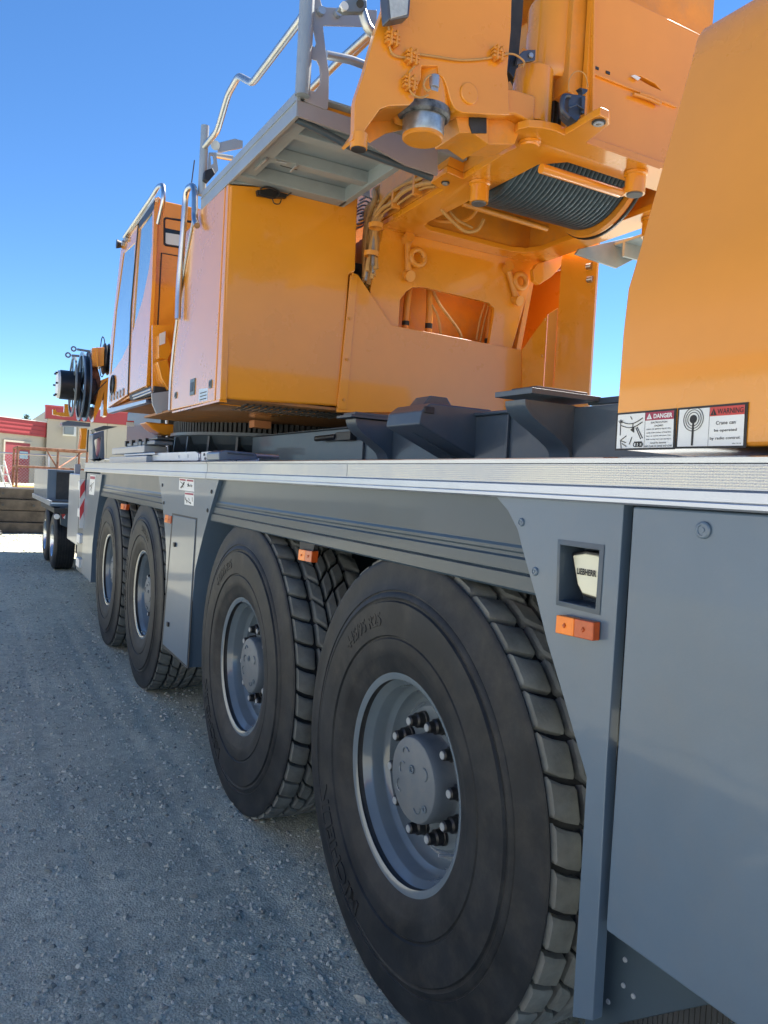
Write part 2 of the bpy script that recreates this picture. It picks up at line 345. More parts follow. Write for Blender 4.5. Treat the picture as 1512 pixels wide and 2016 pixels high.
def wheel():
    o = (WX, WY[0], WZ)
    mb = MB()
    prof = [(.030,.322),(.022,.338),(.022,.350),(.028,.353),(.034,.351),(.036,.335),(.045,.325),(.060,.318),(.075,.306),(.082,.303),(.120,.300),(.128,.296),(.140,.283),(.150,.280),(.165,.277),(.180,.264),(.176,.252),(.166,.240),(.156,.234),(.150,.226),(.150,.10),(.150,.001)]
    mb.lathe(prof, o, n=96)
    mb.lathe([(.30,.27),(.40,.30),(.43,.345)], o, n=48)
    wroot = build(mb, 'wheel', RIMM, CR, ang=30)
    tm = tyre(o)
    arc_text(tm, '445/95 R25', o, WX-.006, .520, 60, .060, 1.0, bold=.025)
    arc_text(tm, 'MICHELIN', o, WX-.007, .545, -45, .085, 1.25, bold=.02)
    
    build(tm, 'tyre', [RUBBER, TREAD], wroot, ang=42)
    hb = MB().lathe([(.151,.146),(.145,.142),(.14,.140),(.10,.140),(.078,.139),(.068,.134),(.064,.126),(.064,.001)], o, n=64)
    hub = build(hb, 'hub_cap', mat('hub_paint', (.12, .145, .17), .5, var=.08, vs=9, bump=.1, bs=60, dust=.3), wroot, ang=32)
    ft = MB(); cx = WX+.063
    def P(a, r): return (cx, o[1]+r*math.cos(R(a)), o[2]+r*math.sin(R(a)))
    ft.lathe([(0,.014),(-.004,.014),(-.004,.008),(.001,.007)], (cx, o[1]+.0, o[2]+.035), n=16)
    for a, r in ((60,.085),(150,.085),(240,.085),(330,.08),(20,.06)):
        c = P(a, r); q = [(cx-.001, c[1]+.02*math.cos(R(t)), c[2]+.02*math.sin(R(t))) for t in range(a-70, a+110, 18)]
        ft.tube(q, .0022, 5)
    ft.lathe([(0,.012),(-.004,.012),(-.004,.006),(.001,.005)], P(215, .108), n=14)
    build(ft, 'hub_marking', RIMM, wroot)
    n0 = None
    for i in range(10):
        a = R(36*i+30); c = (0, o[1]+.184*math.cos(a), o[2]+.184*math.sin(a)); xb = WX+.150
        if n0 is None:
            nb = MB().lathe([(0,.029),(-.010,.029),(-.012,.0255),(-.034,.0255),(-.040,.019),(-.060,.018),(-.064,.0135),(-.064,.0005)], (xb, c[1], c[2]), n=18)
            nb.lathe([(-.0642,.013),(-.0665,.012),(-.0665,.0005)], (xb, c[1], c[2]), n=16, k=1)
            n0 = build(nb, 'lug_nut', [BLACK, mat('nut_disc', (.30, .33, .35), .45)], wroot, ang=30); n0c = c
        else: dup(n0, (0, c[1]-n0c[1], c[2]-n0c[2]), wroot)
    a = R(155); st = MB()
    c = Vector((WX+.125, o[1]+.292*math.cos(a), o[2]+.292*math.sin(a)))
    st.box(c.x-.02, c.x+.02, c.y-.001, c.y+.0015, c.z-.008, c.z+.008)
    vs2 = MB(); b_ = R(205); q0 = Vector((WX+.06, o[1]+.300*math.cos(b_), o[2]+.300*math.sin(b_))); vs2.tube([q0, q0+Vector((-.05, -.012*math.cos(b_), -.012*math.sin(b_)))], .005, 8); build(vs2, 'valve_stem', ZINC, wroot)
    rad = Vector((0, math.cos(a), math.sin(a))); tg = Vector((0, -math.sin(a), math.cos(a)))
    st = MB(); c = Vector((WX+.10, o[1], o[2]))+rad*.297
    st.add([c-tg*.02+Vector((-.006,0,0)), c+tg*.02+Vector((-.006,0,0)), c+tg*.02+Vector((.010,0,0))-rad*.001, c-tg*.02+Vector((.010,0,0))-rad*.001], [(0,1,2,3)])
    build(st, 'balance_sticker', WHITE, wroot)
    return wroot
W0 = wheel()
wheels = [W0]
def dupw(dy, rot=0, dx=0, steer=0):
    c = W0.copy(); COL.objects.link(c); c.parent = CR; c.location = W0.location+Vector((dx, dy, 0))
    c.rotation_euler = (R(rot), 0, R(steer)); WL[c] = WL[W0]+Vector((dx, dy, 0))
    for ch in W0.children:
        k = ch.copy(); COL.objects.link(k); k.parent = c; k.location = ch.location
    return c
# the wheel mesh centre is its axle centre in Y/Z, so it may spin about X
for y, rr in ((WY[1], 0), (WY[2], 47), (WY[3], 75)): wheels.append(dupw(y-WY[0], rr))
for y in WY: dupw(y-WY[0], 30, 2*(CX-(WX+.225)), 180)
ax = MB()
for y in WY:
    ax.cyl((1.5, y, WZ), (4.3, y, WZ), .085, n=20); ax.lathe([(0, .10), (.06, .19), (.24, .19), (.3, .1)], (CX-.15, y, WZ), n=24)
    ax.bar((1.75, y, .74), (1.75, y+.02, 1.4), .12, .12); ax.bar((4.0, y, .74), (4.0, y+.02, 1.4), .12, .12)
build(ax, 'axle', DARK, CR, bevel=.004)
# ---- deck edge beam
def beam(y0, y1):
    pr = [(1.226,1.640),(1.224,1.644),(1.224,1.652),(1.2248,1.654),(1.224,1.656),(1.224,1.674),(1.230,1.679),(1.230,1.7255),(1.225,1.728),(1.224,1.738),(1.232,1.741),(1.45,1.741),(1.45,1.700),(1.27,1.700),(1.27,1.640)]
    mb = MB().prism([(x, y0, z) for x, z in pr], (0, y1-y0, 0)); return build(mb, 'deck_edge_beam', ALU, CR, ang=20)
beam(-1.3, 4.395); beam(4.402, 9.47)
def gripmat():
    m = mat('alu_ribbed', (.42, .44, .47), .40, metal=.9, var=.10, vs=1.6, rvar=.25, c2=(.60, .585, .52)); n = m.node_tree; L = n.links.new
    tc = n.nodes.new('ShaderNodeTexCoord'); mp = n.nodes.new('ShaderNodeMapping'); mp.inputs['Scale'].default_value = (1, .75, 1)
    v = n.nodes.new('ShaderNodeTexVoronoi'); v.inputs['Scale'].default_value = 190; v.inputs['Randomness'].default_value = .15
    L(tc.outputs['Object'], mp.inputs[0]); L(mp.outputs[0], v.inputs['Vector'])
    bp = n.nodes.new('ShaderNodeBump'); bp.inputs['Strength'].default_value = .45; bp.inputs['Distance'].default_value = .002; L(v.outputs['Distance'], bp.inputs['Height'])
    L(bp.outputs[0], n.nodes['Principled BSDF'].inputs['Normal']); return m
GRIP = gripmat()
for a, b in ((-1.3, .62), (.625, 2.55), (2.555, 4.39)):
    build(MB().box(1.2285, 1.236, a, b, 1.6805, 1.7245), 'grip_strip', GRIP, CR)
deck = MB().box(1.46, 4.32, -1.3, 9.4, 1.690, 1.7385)
build(deck, 'deck_plate', PLATG, CR)
build(MB().box(4.32, 4.555, -1.3, 9.4, 1.64, 1.741), 'deck_edge_beam', ALU, CR)
# ---- skirts
def skirt(y0, y1, z0=1.402):
    pr = [(1.262,1.640),(1.262,1.52),(1.259,1.512),(1.259,1.503),(1.262,1.498),(1.262,1.490),(1.256,1.484),(1.256,1.452),(1.260,1.448),(1.252,1.444),(1.252,z0+.006),(1.256,z0),(1.285,z0),(1.285,1.640)]
    return build(MB().prism([(x, y0, z) for x, z in pr], (0, y1-y0, 0)), 'side_skirt', SKIRT, CR, ang=20)
skirt(1.42, 4.36); skirt(5.50, 8.52)
# ---- near pillar, inner panel, door
pil = [(1.238,1.669,1.645), (1.238,1.607,1.605), (1.238,1.565,1.561), (1.238,1.528,1.49), (1.238,1.476,1.4), (1.238,1.428,1.304), (1.238,1.344,1.162), (1.238,1.268,1.029), (1.238,1.265,0.488), (1.238,1.205,0.518), (1.238,1.207,0.819), (1.238,1.212,1.085), (1.238,1.21,1.645)]
near = MB().prism(pil, (.03, 0, 0), holes=[[(1.238,1.405,1.544), (1.238,1.264,1.544), (1.238,1.266,1.399), (1.238,1.399,1.4)]])
np_ = build(near, 'fender_pillar', GREY, CR, bevel=.0025)
ip = [(1.3,1.279,1.054), (1.3,1.299,0.692), (1.3,1.288,0.423), (1.3,0.963,0.689), (1.3,0.691,0.919), (1.3,0.715,1.246)]
build(MB().prism(ip, (.03, 0, 0)), 'inner_panel', SKIRT, CR, bevel=.003)
fr = MB(); yy = 1.2
while yy > .4:                                                     # brush fringe under the inner panel
    z = ip[2][2]+(ip[2][1]-yy)/(ip[2][1]-ip[3][1])*(ip[3][2]-ip[2][2]); fr.box(1.304, 1.308, yy-.010, yy, z-.035-random.random()*.025, z+.01); yy -= .0125
build(fr, 'brush_fringe', DARK, CR)
door = MB().box(1.236, 1.276, -1.25, 1.183, .731, 1.638)
build(door, 'side_door', GREY, CR, bevel=.006, seg=3)
def screw(c, r=.013, m=GREY, par=CR, name='screw'):
    mb = MB().lathe([(0,r),(-.003,r*.97),(-.005,r*.8),(-.0052,r*.62),(-.0035,r*.56),(-.0035,r*.3),(-.005,r*.28),(-.005,.0005)], c, n=20)
    return build(mb, name, m, par, ang=25)
for q in [(1.238,1.548,1.58), (1.238,1.484,1.464)]: screw(q, .011)
for q in [(1.235,1.001,1.601)]: screw(q, .017, name='door_latch')
mb = MB()
for q in [(1.3,1.181,0.652), (1.3,1.181,0.595), (1.3,1.221,0.534), (1.3,1.152,0.589)]: mb.lathe([(0,.006),(-.003,.005),(-.003,.0005)], q, n=10)
build(mb, 'rivet', mat('pale_rivet', (.3, .33, .36), .5), CR)
# recessed lamp
rc = [(1.236,1.403,1.544), (1.236,1.262,1.544), (1.236,1.263,1.4), (1.236,1.396,1.4)]
lm = MB(); C4 = [Vector(p) for p in rc]; cc = sum(C4, Vector())/4
outer = [cc+(p-cc)*1.07 for p in C4]; inner = [cc+(p-cc)*.90 for p in C4]; deep = [p+Vector((.075, 0, 0)) for p in inner]
lm.add([p for p in outer]+[p+Vector((-.003,0,0)) for p in inner]+deep, [(0,1,5,4),(1,2,6,5),(2,3,7,6),(3,0,4,7),(4,5,9,8),(5,6,10,9),(6,7,11,10),(7,4,8,11),(8,9,10,11)])
lamp = build(lm, 'work_lamp', mat('lamp_recess', (.055, .08, .11), .45, coat=.2), CR, bevel=.002)
lens = [(1.262,1.384,1.514), (1.262,1.342,1.523), (1.262,1.3,1.522), (1.262,1.286,1.512), (1.262,1.28,1.437), (1.262,1.291,1.426), (1.262,1.345,1.43), (1.262,1.362,1.449)]
L1 = [Vector(p) for p in lens]; c1 = sum(L1, Vector())/8
build(MB().prism([c1+(p-c1)*1.13+Vector((.004,0,0)) for p in L1], (.04, 0, 0)), 'lamp_housing', BLACK, lamp, bevel=.004)
build(MB().prism(L1, (.03, 0, 0)), 'lamp_lens', CREAM, lamp, bevel=.004)
t = MB(); text(t, 'LIEBHERR', [(1.26,1.332,1.48)][0], Vector([(1.26,1.285,1.481)][0])-Vector([(1.26,1.375,1.48)][0]), (0,0,1), .0145, .062, bold=.035)
build(t, 'lettering', INK, lamp)
screw([(1.3,1.435,1.464)][0], .006, ZINC, lamp)
# side markers
def marker(q, th=.022, name='side_marker'):
    Q = [Vector(p) for p in q]; th = Vector((th, 0, 0)); m1 = Q[0].lerp(Q[1], .5); m2 = Q[3].lerp(Q[2], .5)
    b = build(MB().prism([m1, Q[1], Q[2], m2], th), name, AMBER2, CR, bevel=.003)
    build(MB().prism([Q[0], m1+(m1-Q[0])*-.01, m2+(m2-Q[3])*-.01, Q[3]], th), 'amber_lens', AMBER, b, bevel=.003)
    c = (m1+m2)/2; x = c.x-.001; k = MB()
    for s in (-.5, .5):
        d = (Q[1]-Q[0])*.5*s; build(MB().lathe([(0,.006),(-.002,.005),(-.002,.002),(0,.002)], (x, c.y+d.y, c.z+d.z), n=4), 'lens_prism', AMBER2, b)
marker([(1.214,1.373,1.377), (1.214,1.253,1.381), (1.214,1.252,1.34), (1.214,1.374,1.335)])
marker([(1.245,3.014,1.371), (1.245,2.874,1.376), (1.245,2.879,1.329), (1.245,3.019,1.326)], .03)
build(MB().prism([(1.262,3.048,1.402), (1.262,2.887,1.406), (1.262,2.903,1.374), (1.262,3.043,1.366)], (.02, 0, 0)), 'marker_bracket', DARK, CR)
marker([(1.232,5.4,1.379), (1.232,5.222,1.379), (1.232,5.241,1.327), (1.232,5.42,1.325)], .02)
marker([(1.245,7.172,1.377), (1.245,6.905,1.38), (1.245,6.941,1.33), (1.245,7.186,1.327)], .03)
# ---- middle pillar
mp = [(1.239,5.692,1.651), (1.239,5.521,1.44), (1.239,5.405,1.246), (1.239,5.35,1.121), (1.239,5.314,0.862), (1.239,5.36,0.48), (1.239,4.685,0.482), (1.239,4.592,1.094), (1.239,4.46,1.3), (1.239,4.364,1.427), (1.239,4.191,1.65)]
mp = [(a, b, min(c, 1.6395) if c > 1.6 else c) for a, b, c in mp]
build(MB().prism(mp, (.30, 0, 0)), 'fender_pillar', GREY, CR, bevel=.003)
md = build(MB().prism([(1.233,5.171,1.388), (1.233,4.611,1.394), (1.233,4.664,0.5), (1.233,5.307,0.502)], (.01, 0, 0)), 'locker_door', GREY, CR, bevel=.002)
dk = build(MB().prism([(1.238,5.221,1.399), (1.238,4.595,1.404), (1.238,4.644,0.488), (1.238,5.368,0.475)], (.004, 0, 0)), 'door_gap', DARK, CR)
for q in [(1.233,5.08,1.201), (1.233,5.16,0.664)]: build(MB().box(q[0]-.012, q[0], q[1]-.018, q[1]+.018, q[2]-.014, q[2]+.014), 'latch', BLACK, CR, bevel=.003)
for q in [(1.239,4.316,1.57), (1.239,4.38,1.461), (1.239,5.548,1.578), (1.239,5.477,1.456)]: screw(q, .012, DARK)
def sticker(name, q, par=CR, th=.0012, m=WHITE): return build(MB().prism(q, (th, 0, 0)), name, m, par)
def pictos(q, x, par, n, seed=0):
    rg = random.Random(seed); Q = [Vector(p) for p in q]; mb = MB(); rd = MB()
    def at(u, v): return Q[0].lerp(Q[1], u).lerp(Q[3].lerp(Q[2], u), v)+Vector((x, 0, 0))
    for i in range(n):
        u0, u1 = i/n+.04, (i+1)/n-.04
        rd.add([at(u0, .06), at(u1, .06), at(u1, .2), at(u0, .2)], [(0,1,2,3)])
        k = at((u0+u1)/2, .55); w_ = (at(u1, .5)-at(u0, .5))
        for j in range(5):
            a = at(rg.uniform(u0+.03, u1-.03), rg.uniform(.3, .9)); b = at(rg.uniform(u0+.03, u1-.03), rg.uniform(.3, .9)); mb.bar(a, b, .0012, .004)
    build(mb, 'pictogram', INK, par); build(rd, 'heading_bar', MAROON, par)
q = [(1.238,5.073,1.636), (1.238,4.706,1.632), (1.238,4.693,1.558), (1.238,5.072,1.56)]; sk = sticker('warning_sticker', q); pictos(q, -.0016, sk, 2, 1)
q = [(1.238,4.913,1.551), (1.238,4.692,1.552), (1.238,4.69,1.472), (1.238,4.911,1.471)]; sk = sticker('warning_sticker', q); pictos(q, -.0016, sk, 1, 5)
# ---- front pillar with steps
fp = [(1.239,9.313,1.626), (1.239,8.257,1.621), (1.239,8.397,1.406), (1.239,8.571,1.16), (1.239,8.709,0.881), (1.239,8.735,0.46), (1.239,9.469,0.478), (1.239,9.483,1.221)]
fp = [(a, b, min(c, 1.6395) if c > 1.6 else c) for a, b, c in fp]
build(MB().prism(fp, (.25, 0, 0)), 'fender_pillar', GREY, CR, bevel=.003)
for y0, z0 in ((9.75, 1.42), (9.72, 1.10), (9.7, .80), (9.68, .52)):
    build(MB().box(1.22, 1.55, y0-.1, y0+.16, z0, z0+.10), 'step', WHITE, CR, bevel=.006)
build(MB().box(1.26, 1.6, 9.62, 10.1, .45, 1.65), 'step_well', CHASSIS, CR)
q = [(1.238,9.06,1.606), (1.238,8.688,1.605), (1.238,8.736,1.394), (1.238,9.115,1.392)]; sk = sticker('warning_sticker', q); pictos(q, -.002, sk, 1, 9)
s_ = build(MB().prism([(1.187,9.52,1.545), (1.248,9.52,1.548), (1.253,9.52,0.985), (1.204,9.52,0.984)], (0, .02, 0)), 'hazard_board', WHITE, CR)
for k_ in ('158 958; 167 944; 167 965; 157 982', '157 1000; 167 980; 167 1002; 157 1024'): build(MB().prism([Vector(p)+Vector((0, -.004, 0)) for p in [(1.196,9.52,1.464), (1.242,9.52,1.548), (1.247,9.52,1.425), (1.196,9.52,1.323)]] if k_[0:7] == '158 958' else [Vector(p)+Vector((0, -.004, 0)) for p in [(1.2,9.52,1.218), (1.25,9.52,1.337), (1.255,9.52,1.208), (1.205,9.52,1.078)]], (0, .003, 0)), 'red_stripe', mat('red_stripe', (.65, .05, .06), .45), s_)
build(MB().box(1.40, 4.5, 9.7, 12.4, .62, 1.6), 'front_body', TRAILER, CR, bevel=.02)
build(MB().box(2.45, 4.4, 10.2, 13.9, 1.61, 2.70), 'carrier_shade_box', CHASSIS, CR, bevel=.05)  # mostly hidden box, added and stretched forward to shade the lit ground strip
build(MB().prism([(1.443,12.2,1.735), (1.527,12.2,1.74), (1.551,12.2,0.766), (1.466,12.2,0.764)], (0, .05, 0)), 'front_upright', TRAILER, CR, bevel=.01)
# ---- chassis
ch = MB()
ch.box(1.95, 3.83, -1.3, 10.2, .95, 1.69)
ch.box(2.0, 3.78, -1.2, 5.9, 1.739, 1.985)
ch.box(1.985, 3.80, 2.3, 3.0, 1.985, 2.0)
ch.box(1.985, 3.80, 4.1, 5.8, 1.985, 1.995)
build(ch, 'chassis_frame', CHASSIS, CR, bevel=.005)
def cbuild(mb, name='bracket', m=CHASSIS, bevel=.004, **k): return build(mb, name, m, CR, bevel=bevel, **k)
# welded ribs on the frame side
for y in (3.63, 2.62, 3.95): cbuild(MB().box(1.985, 2.0, y-.008, y+.008, 1.742, 1.98), 'weld_rib')
cbuild(MB().tube([(1.96, 4.55, 1.93), (1.96, 4.25, 1.935)], .018, 10).box(1.955, 2.0, 4.05, 4.26, 1.91, 1.96), 'pull_handle', BLACK)
# curved web brackets (swan neck) with cap pad, at two stations
def swan(px_curve, yq, pad, name='outrigger_bracket'):
    mb = MB(); a = [Vector(p) for p in px_curve]
    L_ = len(a); v = []
    for p in a: v += [p, p+Vector((0, .10, 0)), ]
    mb.add(v, [(2*i, 2*i+2, 2*i+3, 2*i+1) for i in range(L_-1)])
    w_ = [p for p in a]+[Vector((2.0, a[-1].y, a[-1].z)), Vector((2.0, a[0].y, a[0].z))]
    mb.prism([p+Vector((.0, .0, 0)) for p in w_], (0, .02, 0))
    mb.prism([p+Vector((.0, .09, 0)) for p in w_], (0, .02, 0))
    sm = [p for p in a]; mb.ring([[p+Vector((-.008,-.004,0)), p+Vector((.008,-.004,0)), p+Vector((.008,.114,0)), p+Vector((-.008,.114,0))] for p in sm])
    mb.box(*pad); cbuild(mb, name)
c1_ = smooth([(1.78,3.62,1.995), (1.791,3.62,1.959), (1.826,3.62,1.922), (1.885,3.62,1.887), (1.938,3.62,1.854), (1.97,3.62,1.827), (1.985,3.62,1.795)], 3)
swan(c1_, 3.62, (1.74, 2.02, 3.60, 3.78, 2.0, 2.014))
c2_ = smooth([(1.77,2.23,1.992), (1.777,2.23,1.963), (1.812,2.23,1.93), (1.882,2.23,1.892), (1.943,2.23,1.856), (1.985,2.23,1.825), (1.997,2.23,1.789)], 3)
swan(c2_, 2.23, (1.77, 2.10, 2.20, 2.42, 2.012, 2.032))
cbuild(MB().box(1.83, 2.08, 2.25, 2.40, 2.0325, 2.05), 'wear_pad', mat('worn_brown_pad', (.10, .08, .075), .6))
cbuild(MB().box(1.77, 1.98, 3.62, 3.76, 2.0145, 2.03), 'wear_pad')
cbuild(MB().box(2.09, 4.0, .2, 2.26, 2.003, 2.028), 'cover_plate')
cbuild(MB().box(1.9, 2.0, .2, 1.75, 1.742, 2.0), 'frame_step')
# boxed outrigger head between them
hd = MB().prism([(1.705, 2.86, 1.925), (1.715, 2.86, 1.985), (1.76, 2.86, 2.022), (2.08, 2.86, 2.022), (2.08, 2.86, 1.80), (2.0, 2.86, 1.80)], (0, .30, 0))
cbuild(hd, 'outrigger_head', bevel=.008)
cbuild(MB().prism([(1.80, 3.0, 2.023), (1.84, 3.0, 2.072), (1.93, 3.0, 2.072), (1.97, 3.0, 2.023)], (0, .13, 0)), 'head_cap', bevel=.006)
cbuild(MB().box(1.725, 1.775, 2.853, 2.866, 1.975, 2.004), 'slot_recess', DARK)
cbuild(MB().prism([(1.76, 3.0, 1.90), (2.0, 3.0, 1.90), (2.0, 3.0, 1.79)], (0, .02, 0)), 'gusset')
# ---- slewing ring
SR = (CX-.04, 6.95); rg = MB(); RR = 1.20
rg.lathe([(1.742,RR-.28),(1.80,RR-.20),(1.93,RR-.04),(2.0,RR-.01),(2.0,RR+.02),(2.026,RR+.02),(2.028,RR-.03)], (SR[0], SR[1], 0), ax='Z', n=96)
build(MB().lathe([(2.027,RR-.04),(2.14,RR-.04),(2.14,.4)], (SR[0], SR[1], 0), ax='Z', n=96), 'ring_gear', DARK, CR)
build(rg, 'slewing_ring', CHASSIS, CR, ang=25)
tm_ = MB(); nT = 170
for i in range(nT):
    a = 2*math.pi*i/nT; c, s = math.cos(a), math.sin(a); d = .013
    if s > .75 and False: continue
    v = []
    for r, hw in ((RR-.045, .018), (RR-.005, .013)):
        for z in (2.030, 2.135):
            for sg in (-1, 1): v.append((SR[0]+r*c-s*hw*sg, SR[1]+r*s+c*hw*sg, z))
    tm_.add(v, [(4,5,7,6), (0,4,6,2), (1,3,7,5), (2,6,7,3), (0,1,5,4)])
tt = build(tm_, 'ring_tooth', DARK, CR); tt['kind'] = 'stuff'
for i in range(14):
    a = math.pi+i*math.pi/13*1.0; c, s = math.cos(a), math.sin(a)
    g = MB().prism([(SR[0]+c*(RR-.3), SR[1]+s*(RR-.3), 1.742), (SR[0]+c*(RR+.03), SR[1]+s*(RR+.03), 1.742), (SR[0]+c*(RR+.01), SR[1]+s*(RR+.01), 1.99), (SR[0]+c*(RR-.1), SR[1]+s*(RR-.1), 1.99)], (-s*.02, c*.02, 0))
    build(g, 'gusset', CHASSIS, CR)
cbuild(MB().prism([(1.956,5.75,2.123), (2.096,5.75,2.124), (2.095,5.75,2.053), (1.955,5.75,2.053)], (0, .12, 0)), 'stop_block', BRICKB)
# ------------------------------------------------------------------ superstructure
# left cabinet
YR = 4.40
rear = [(1.285,4.4,2.104), (1.276,4.4,3.321), (2.092,4.4,3.454), (2.103,4.4,2.976), (2.062,4.4,2.95), (2.054,4.4,2.135)]
body = MB().prism(rear, (0, 1.02, 0)); body.v = [(max(x, 1.288), y, z) for x, y, z in body.v]
build(body, 'cabinet_body', ORANGE, CR, bevel=.012, seg=3)
sd_ = [(1.28,4.495,2.099), (1.28,5.599,2.109), (1.28,5.6,2.353), (1.28,5.541,2.595), (1.28,5.454,2.827), (1.28,5.333,3.078), (1.28,5.146,3.349), (1.28,4.483,3.331)]
build(MB().prism(sd_, (.05, 0, 0)), 'cabinet_side_panel', ORANGE, CR, bevel=.006, seg=3)
build(MB().prism([(1.282,4.389,2.098), (1.282,4.476,2.099), (1.282,4.47,3.331), (1.282,4.42,3.329)], (.04, 0, 0)), 'corner_strip', ORANGE, CR, bevel=.005)
build(MB().tube(smooth([Vector(p)+Vector((-.004, .004, 0)) for p in [(1.28,5.599,2.109), (1.28,5.6,2.353), (1.28,5.541,2.595), (1.28,5.454,2.827), (1.28,5.333,3.078), (1.28,5.146,3.349)]], 4), .010, 8), 'edge_trim', ALU, CR)
fb = [(1.34,4.725,2.102), (1.34,5.778,2.11), (1.34,5.801,2.64), (1.34,5.583,3.145), (1.34,5.39,3.446), (1.34,4.661,3.406)]
build(MB().prism(fb, (.7, 0, 0)), 'cabinet_core', ORANGE, CR)
# underside, recessed louvres
ub = MB().box(1.30, 3.62, 4.42, 6.6, 2.108, 2.125); build(ub, 'underside_plate', mat('shade_brown_belly_plate', (.36, .15, .035), .6, var=.3, vs=5, dust=.5), CR)  # browner orange stands in for the shade under the body, with dust over it
for i in range(17):
    y = 4.62; x = 1.50+.042*i; build(MB().bar((x, 4.55, 2.104), (x+.05, 4.95, 2.104), .014, .010), 'louvre', DARK, CR)
build(MB().prism([(1.285,4.41,2.10),(1.285,5.56,2.10),(1.33,5.56,2.10),(1.33,4.41,2.10)], (0,0,-.012)), 'bottom_lip', ORANGE, CR)
# latches on the side panel
for q, a, b in (([(1.277,4.997,2.222)][0], .055, .042), ([(1.277,5.44,2.204)][0], .022, .018), ([(1.277,4.587,2.204)][0], .026, .020)):
    fr_ = build(MB().box(q[0]-.004, q[0]+.006, q[1]-a, q[1]+a, q[2]-b*1.25, q[2]+b*1.25), 'panel_latch', mat('latch_frame', (.10, .14, .15), .4), CR, bevel=.004)
    build(MB().box(q[0]-.007, q[0]+.002, q[1]-a*.62, q[1]+a*.62, q[2]-b*.7, q[2]+b*.7), 'latch_paddle', BLACK, fr_, bevel=.002)
q = [(1.279,4.841,2.196), (1.279,4.645,2.185), (1.279,4.644,2.112), (1.279,4.84,2.12)]; sk = sticker('info_sticker', q, m=mat('pale_blue_sticker', (.55, .66, .75), .4)); 
t = MB()
for i in range(3): t.bar((1.2782, q[0][1]-.03, q[0][2]-.03-.02*i), (1.2782, q[1][1]+.02, q[0][2]-.03-.02*i), .001, .006)
build(t, 'print', INK, sk)
# low rear panel: fold, flanges, bolts
lp = [(2.079,4.392,2.961), (2.118,4.392,2.955), (2.373,4.392,2.682), (3.42,4.392,2.662), (3.453,4.392,2.227), (2.021,4.392,2.094)]
build(MB().prism(lp, (0, .012, 0)), 'rear_panel', ORANGE, CR, bevel=.003)
X0 = [(3.42,4.392,2.662), (3.453,4.392,2.227)]
fa = [X0[0], (3.475, 4.2, 2.889), (3.475, 4.2, 2.08), X0[1]]
build(MB().prism([tuple(p) for p in fa], (.012, .008, 0)), 'rear_panel_wing', ORANGE, CR, bevel=.002)
build(MB().prism([(3.477, 4.192, 2.89), (3.555, 4.192, 2.94), (3.555, 4.192, 2.08), (3.477, 4.192, 2.08)], (0, .008, 0)), 'flange_strip', ORANGE, CR, bevel=.002)
fl = build(MB().prism([(2.062,4.384,2.941), (2.111,4.384,2.946), (2.086,4.384,2.118), (2.023,4.384,2.115)], (0, .008, 0)), 'flange_strip', ORANGE, CR, bevel=.002)
for q in [(2.076,4.383,2.927), (2.07,4.383,2.677), (2.067,4.383,2.424), (2.058,4.383,2.175)]: 
    mb = MB().lathe([(0,.010),(-.006,.010),(-.007,.001)], q, ax='Y', n=6); build(mb, 'bolt', ORANGE2, CR)
for q in [(3.446,4.19,2.846), (3.439,4.19,2.6), (3.437,4.19,2.393)]:
    mb = MB().lathe([(0,.010),(-.006,.010),(-.007,.001)], q, ax='Y', n=6); build(mb, 'bolt', ORANGE2, CR)
# right side wall
rw = MB().prism([(3.557, 4.19, 2.08), (3.557, 4.19, 3.35), (3.64, 3.93, 3.35), (3.64, 3.93, 2.08)], (.025, .008, 0))
build(rw, 'right_wall_panel', ORANGE, CR, bevel=.003)
mb = MB()
for y, z in ((3.965, 3.19), (3.95, 3.10)): mb.tube([(3.615, y+.03, z), (3.625, y-.005, z)], .022, 16)
build(mb, 'chrome_cap', CHROME, CR)
# shackle plate
pl = [(2.299,4.42,3.297), (3.536,4.42,3.287), (3.498,4.42,3.191), (3.336,4.42,2.644), (2.386,4.42,2.672), (2.237,4.42,2.884)]
opn = [(2.414,4.42,2.706), (2.46,4.42,2.862), (2.484,4.42,2.912), (2.527,4.42,2.952), (2.603,4.42,2.968), (3.041,4.42,2.963), (3.134,4.42,2.958), (3.184,4.42,2.931), (3.184,4.42,2.868), (3.128,4.42,2.624), (2.425,4.42,2.645)]
plate = MB().prism([(2.298,4.42,3.309), (3.55,4.42,3.293), (3.498,4.42,3.191), (3.322,4.42,2.543), (3.292,4.42,2.461), (2.268,4.42,2.479), (2.222,4.42,2.881)], (0, .03, 0), holes=[[(2.438,4.42,2.501), (2.441,4.42,2.859), (2.483,4.42,2.918), (2.527,4.42,2.952), (2.603,4.42,2.968), (3.041,4.42,2.956), (3.135,4.42,2.951), (3.185,4.42,2.92), (3.184,4.42,2.868), (3.131,4.42,2.467)]])
build(plate, 'boom_pedestal_plate', ORANGE, CR, bevel=.004)
build(MB().box(2.3, 3.5, 4.75, 4.78, 2.3, 3.3), 'inner_wall', ORANGE2, CR)
build(MB().prism([(3.50, 4.43, 3.28), (3.50, 5.2, 3.28), (3.33, 5.2, 2.2), (3.33, 4.43, 2.2)], (.04, 0, 0)), 'pedestal_side', ORANGE2, CR)
build(MB().prism([(2.28, 4.45, 3.28), (2.28, 5.2, 3.28), (2.28, 5.2, 2.2), (2.28, 4.45, 2.2)], (.04, 0, 0)), 'pedestal_side', ORANGE2, CR)
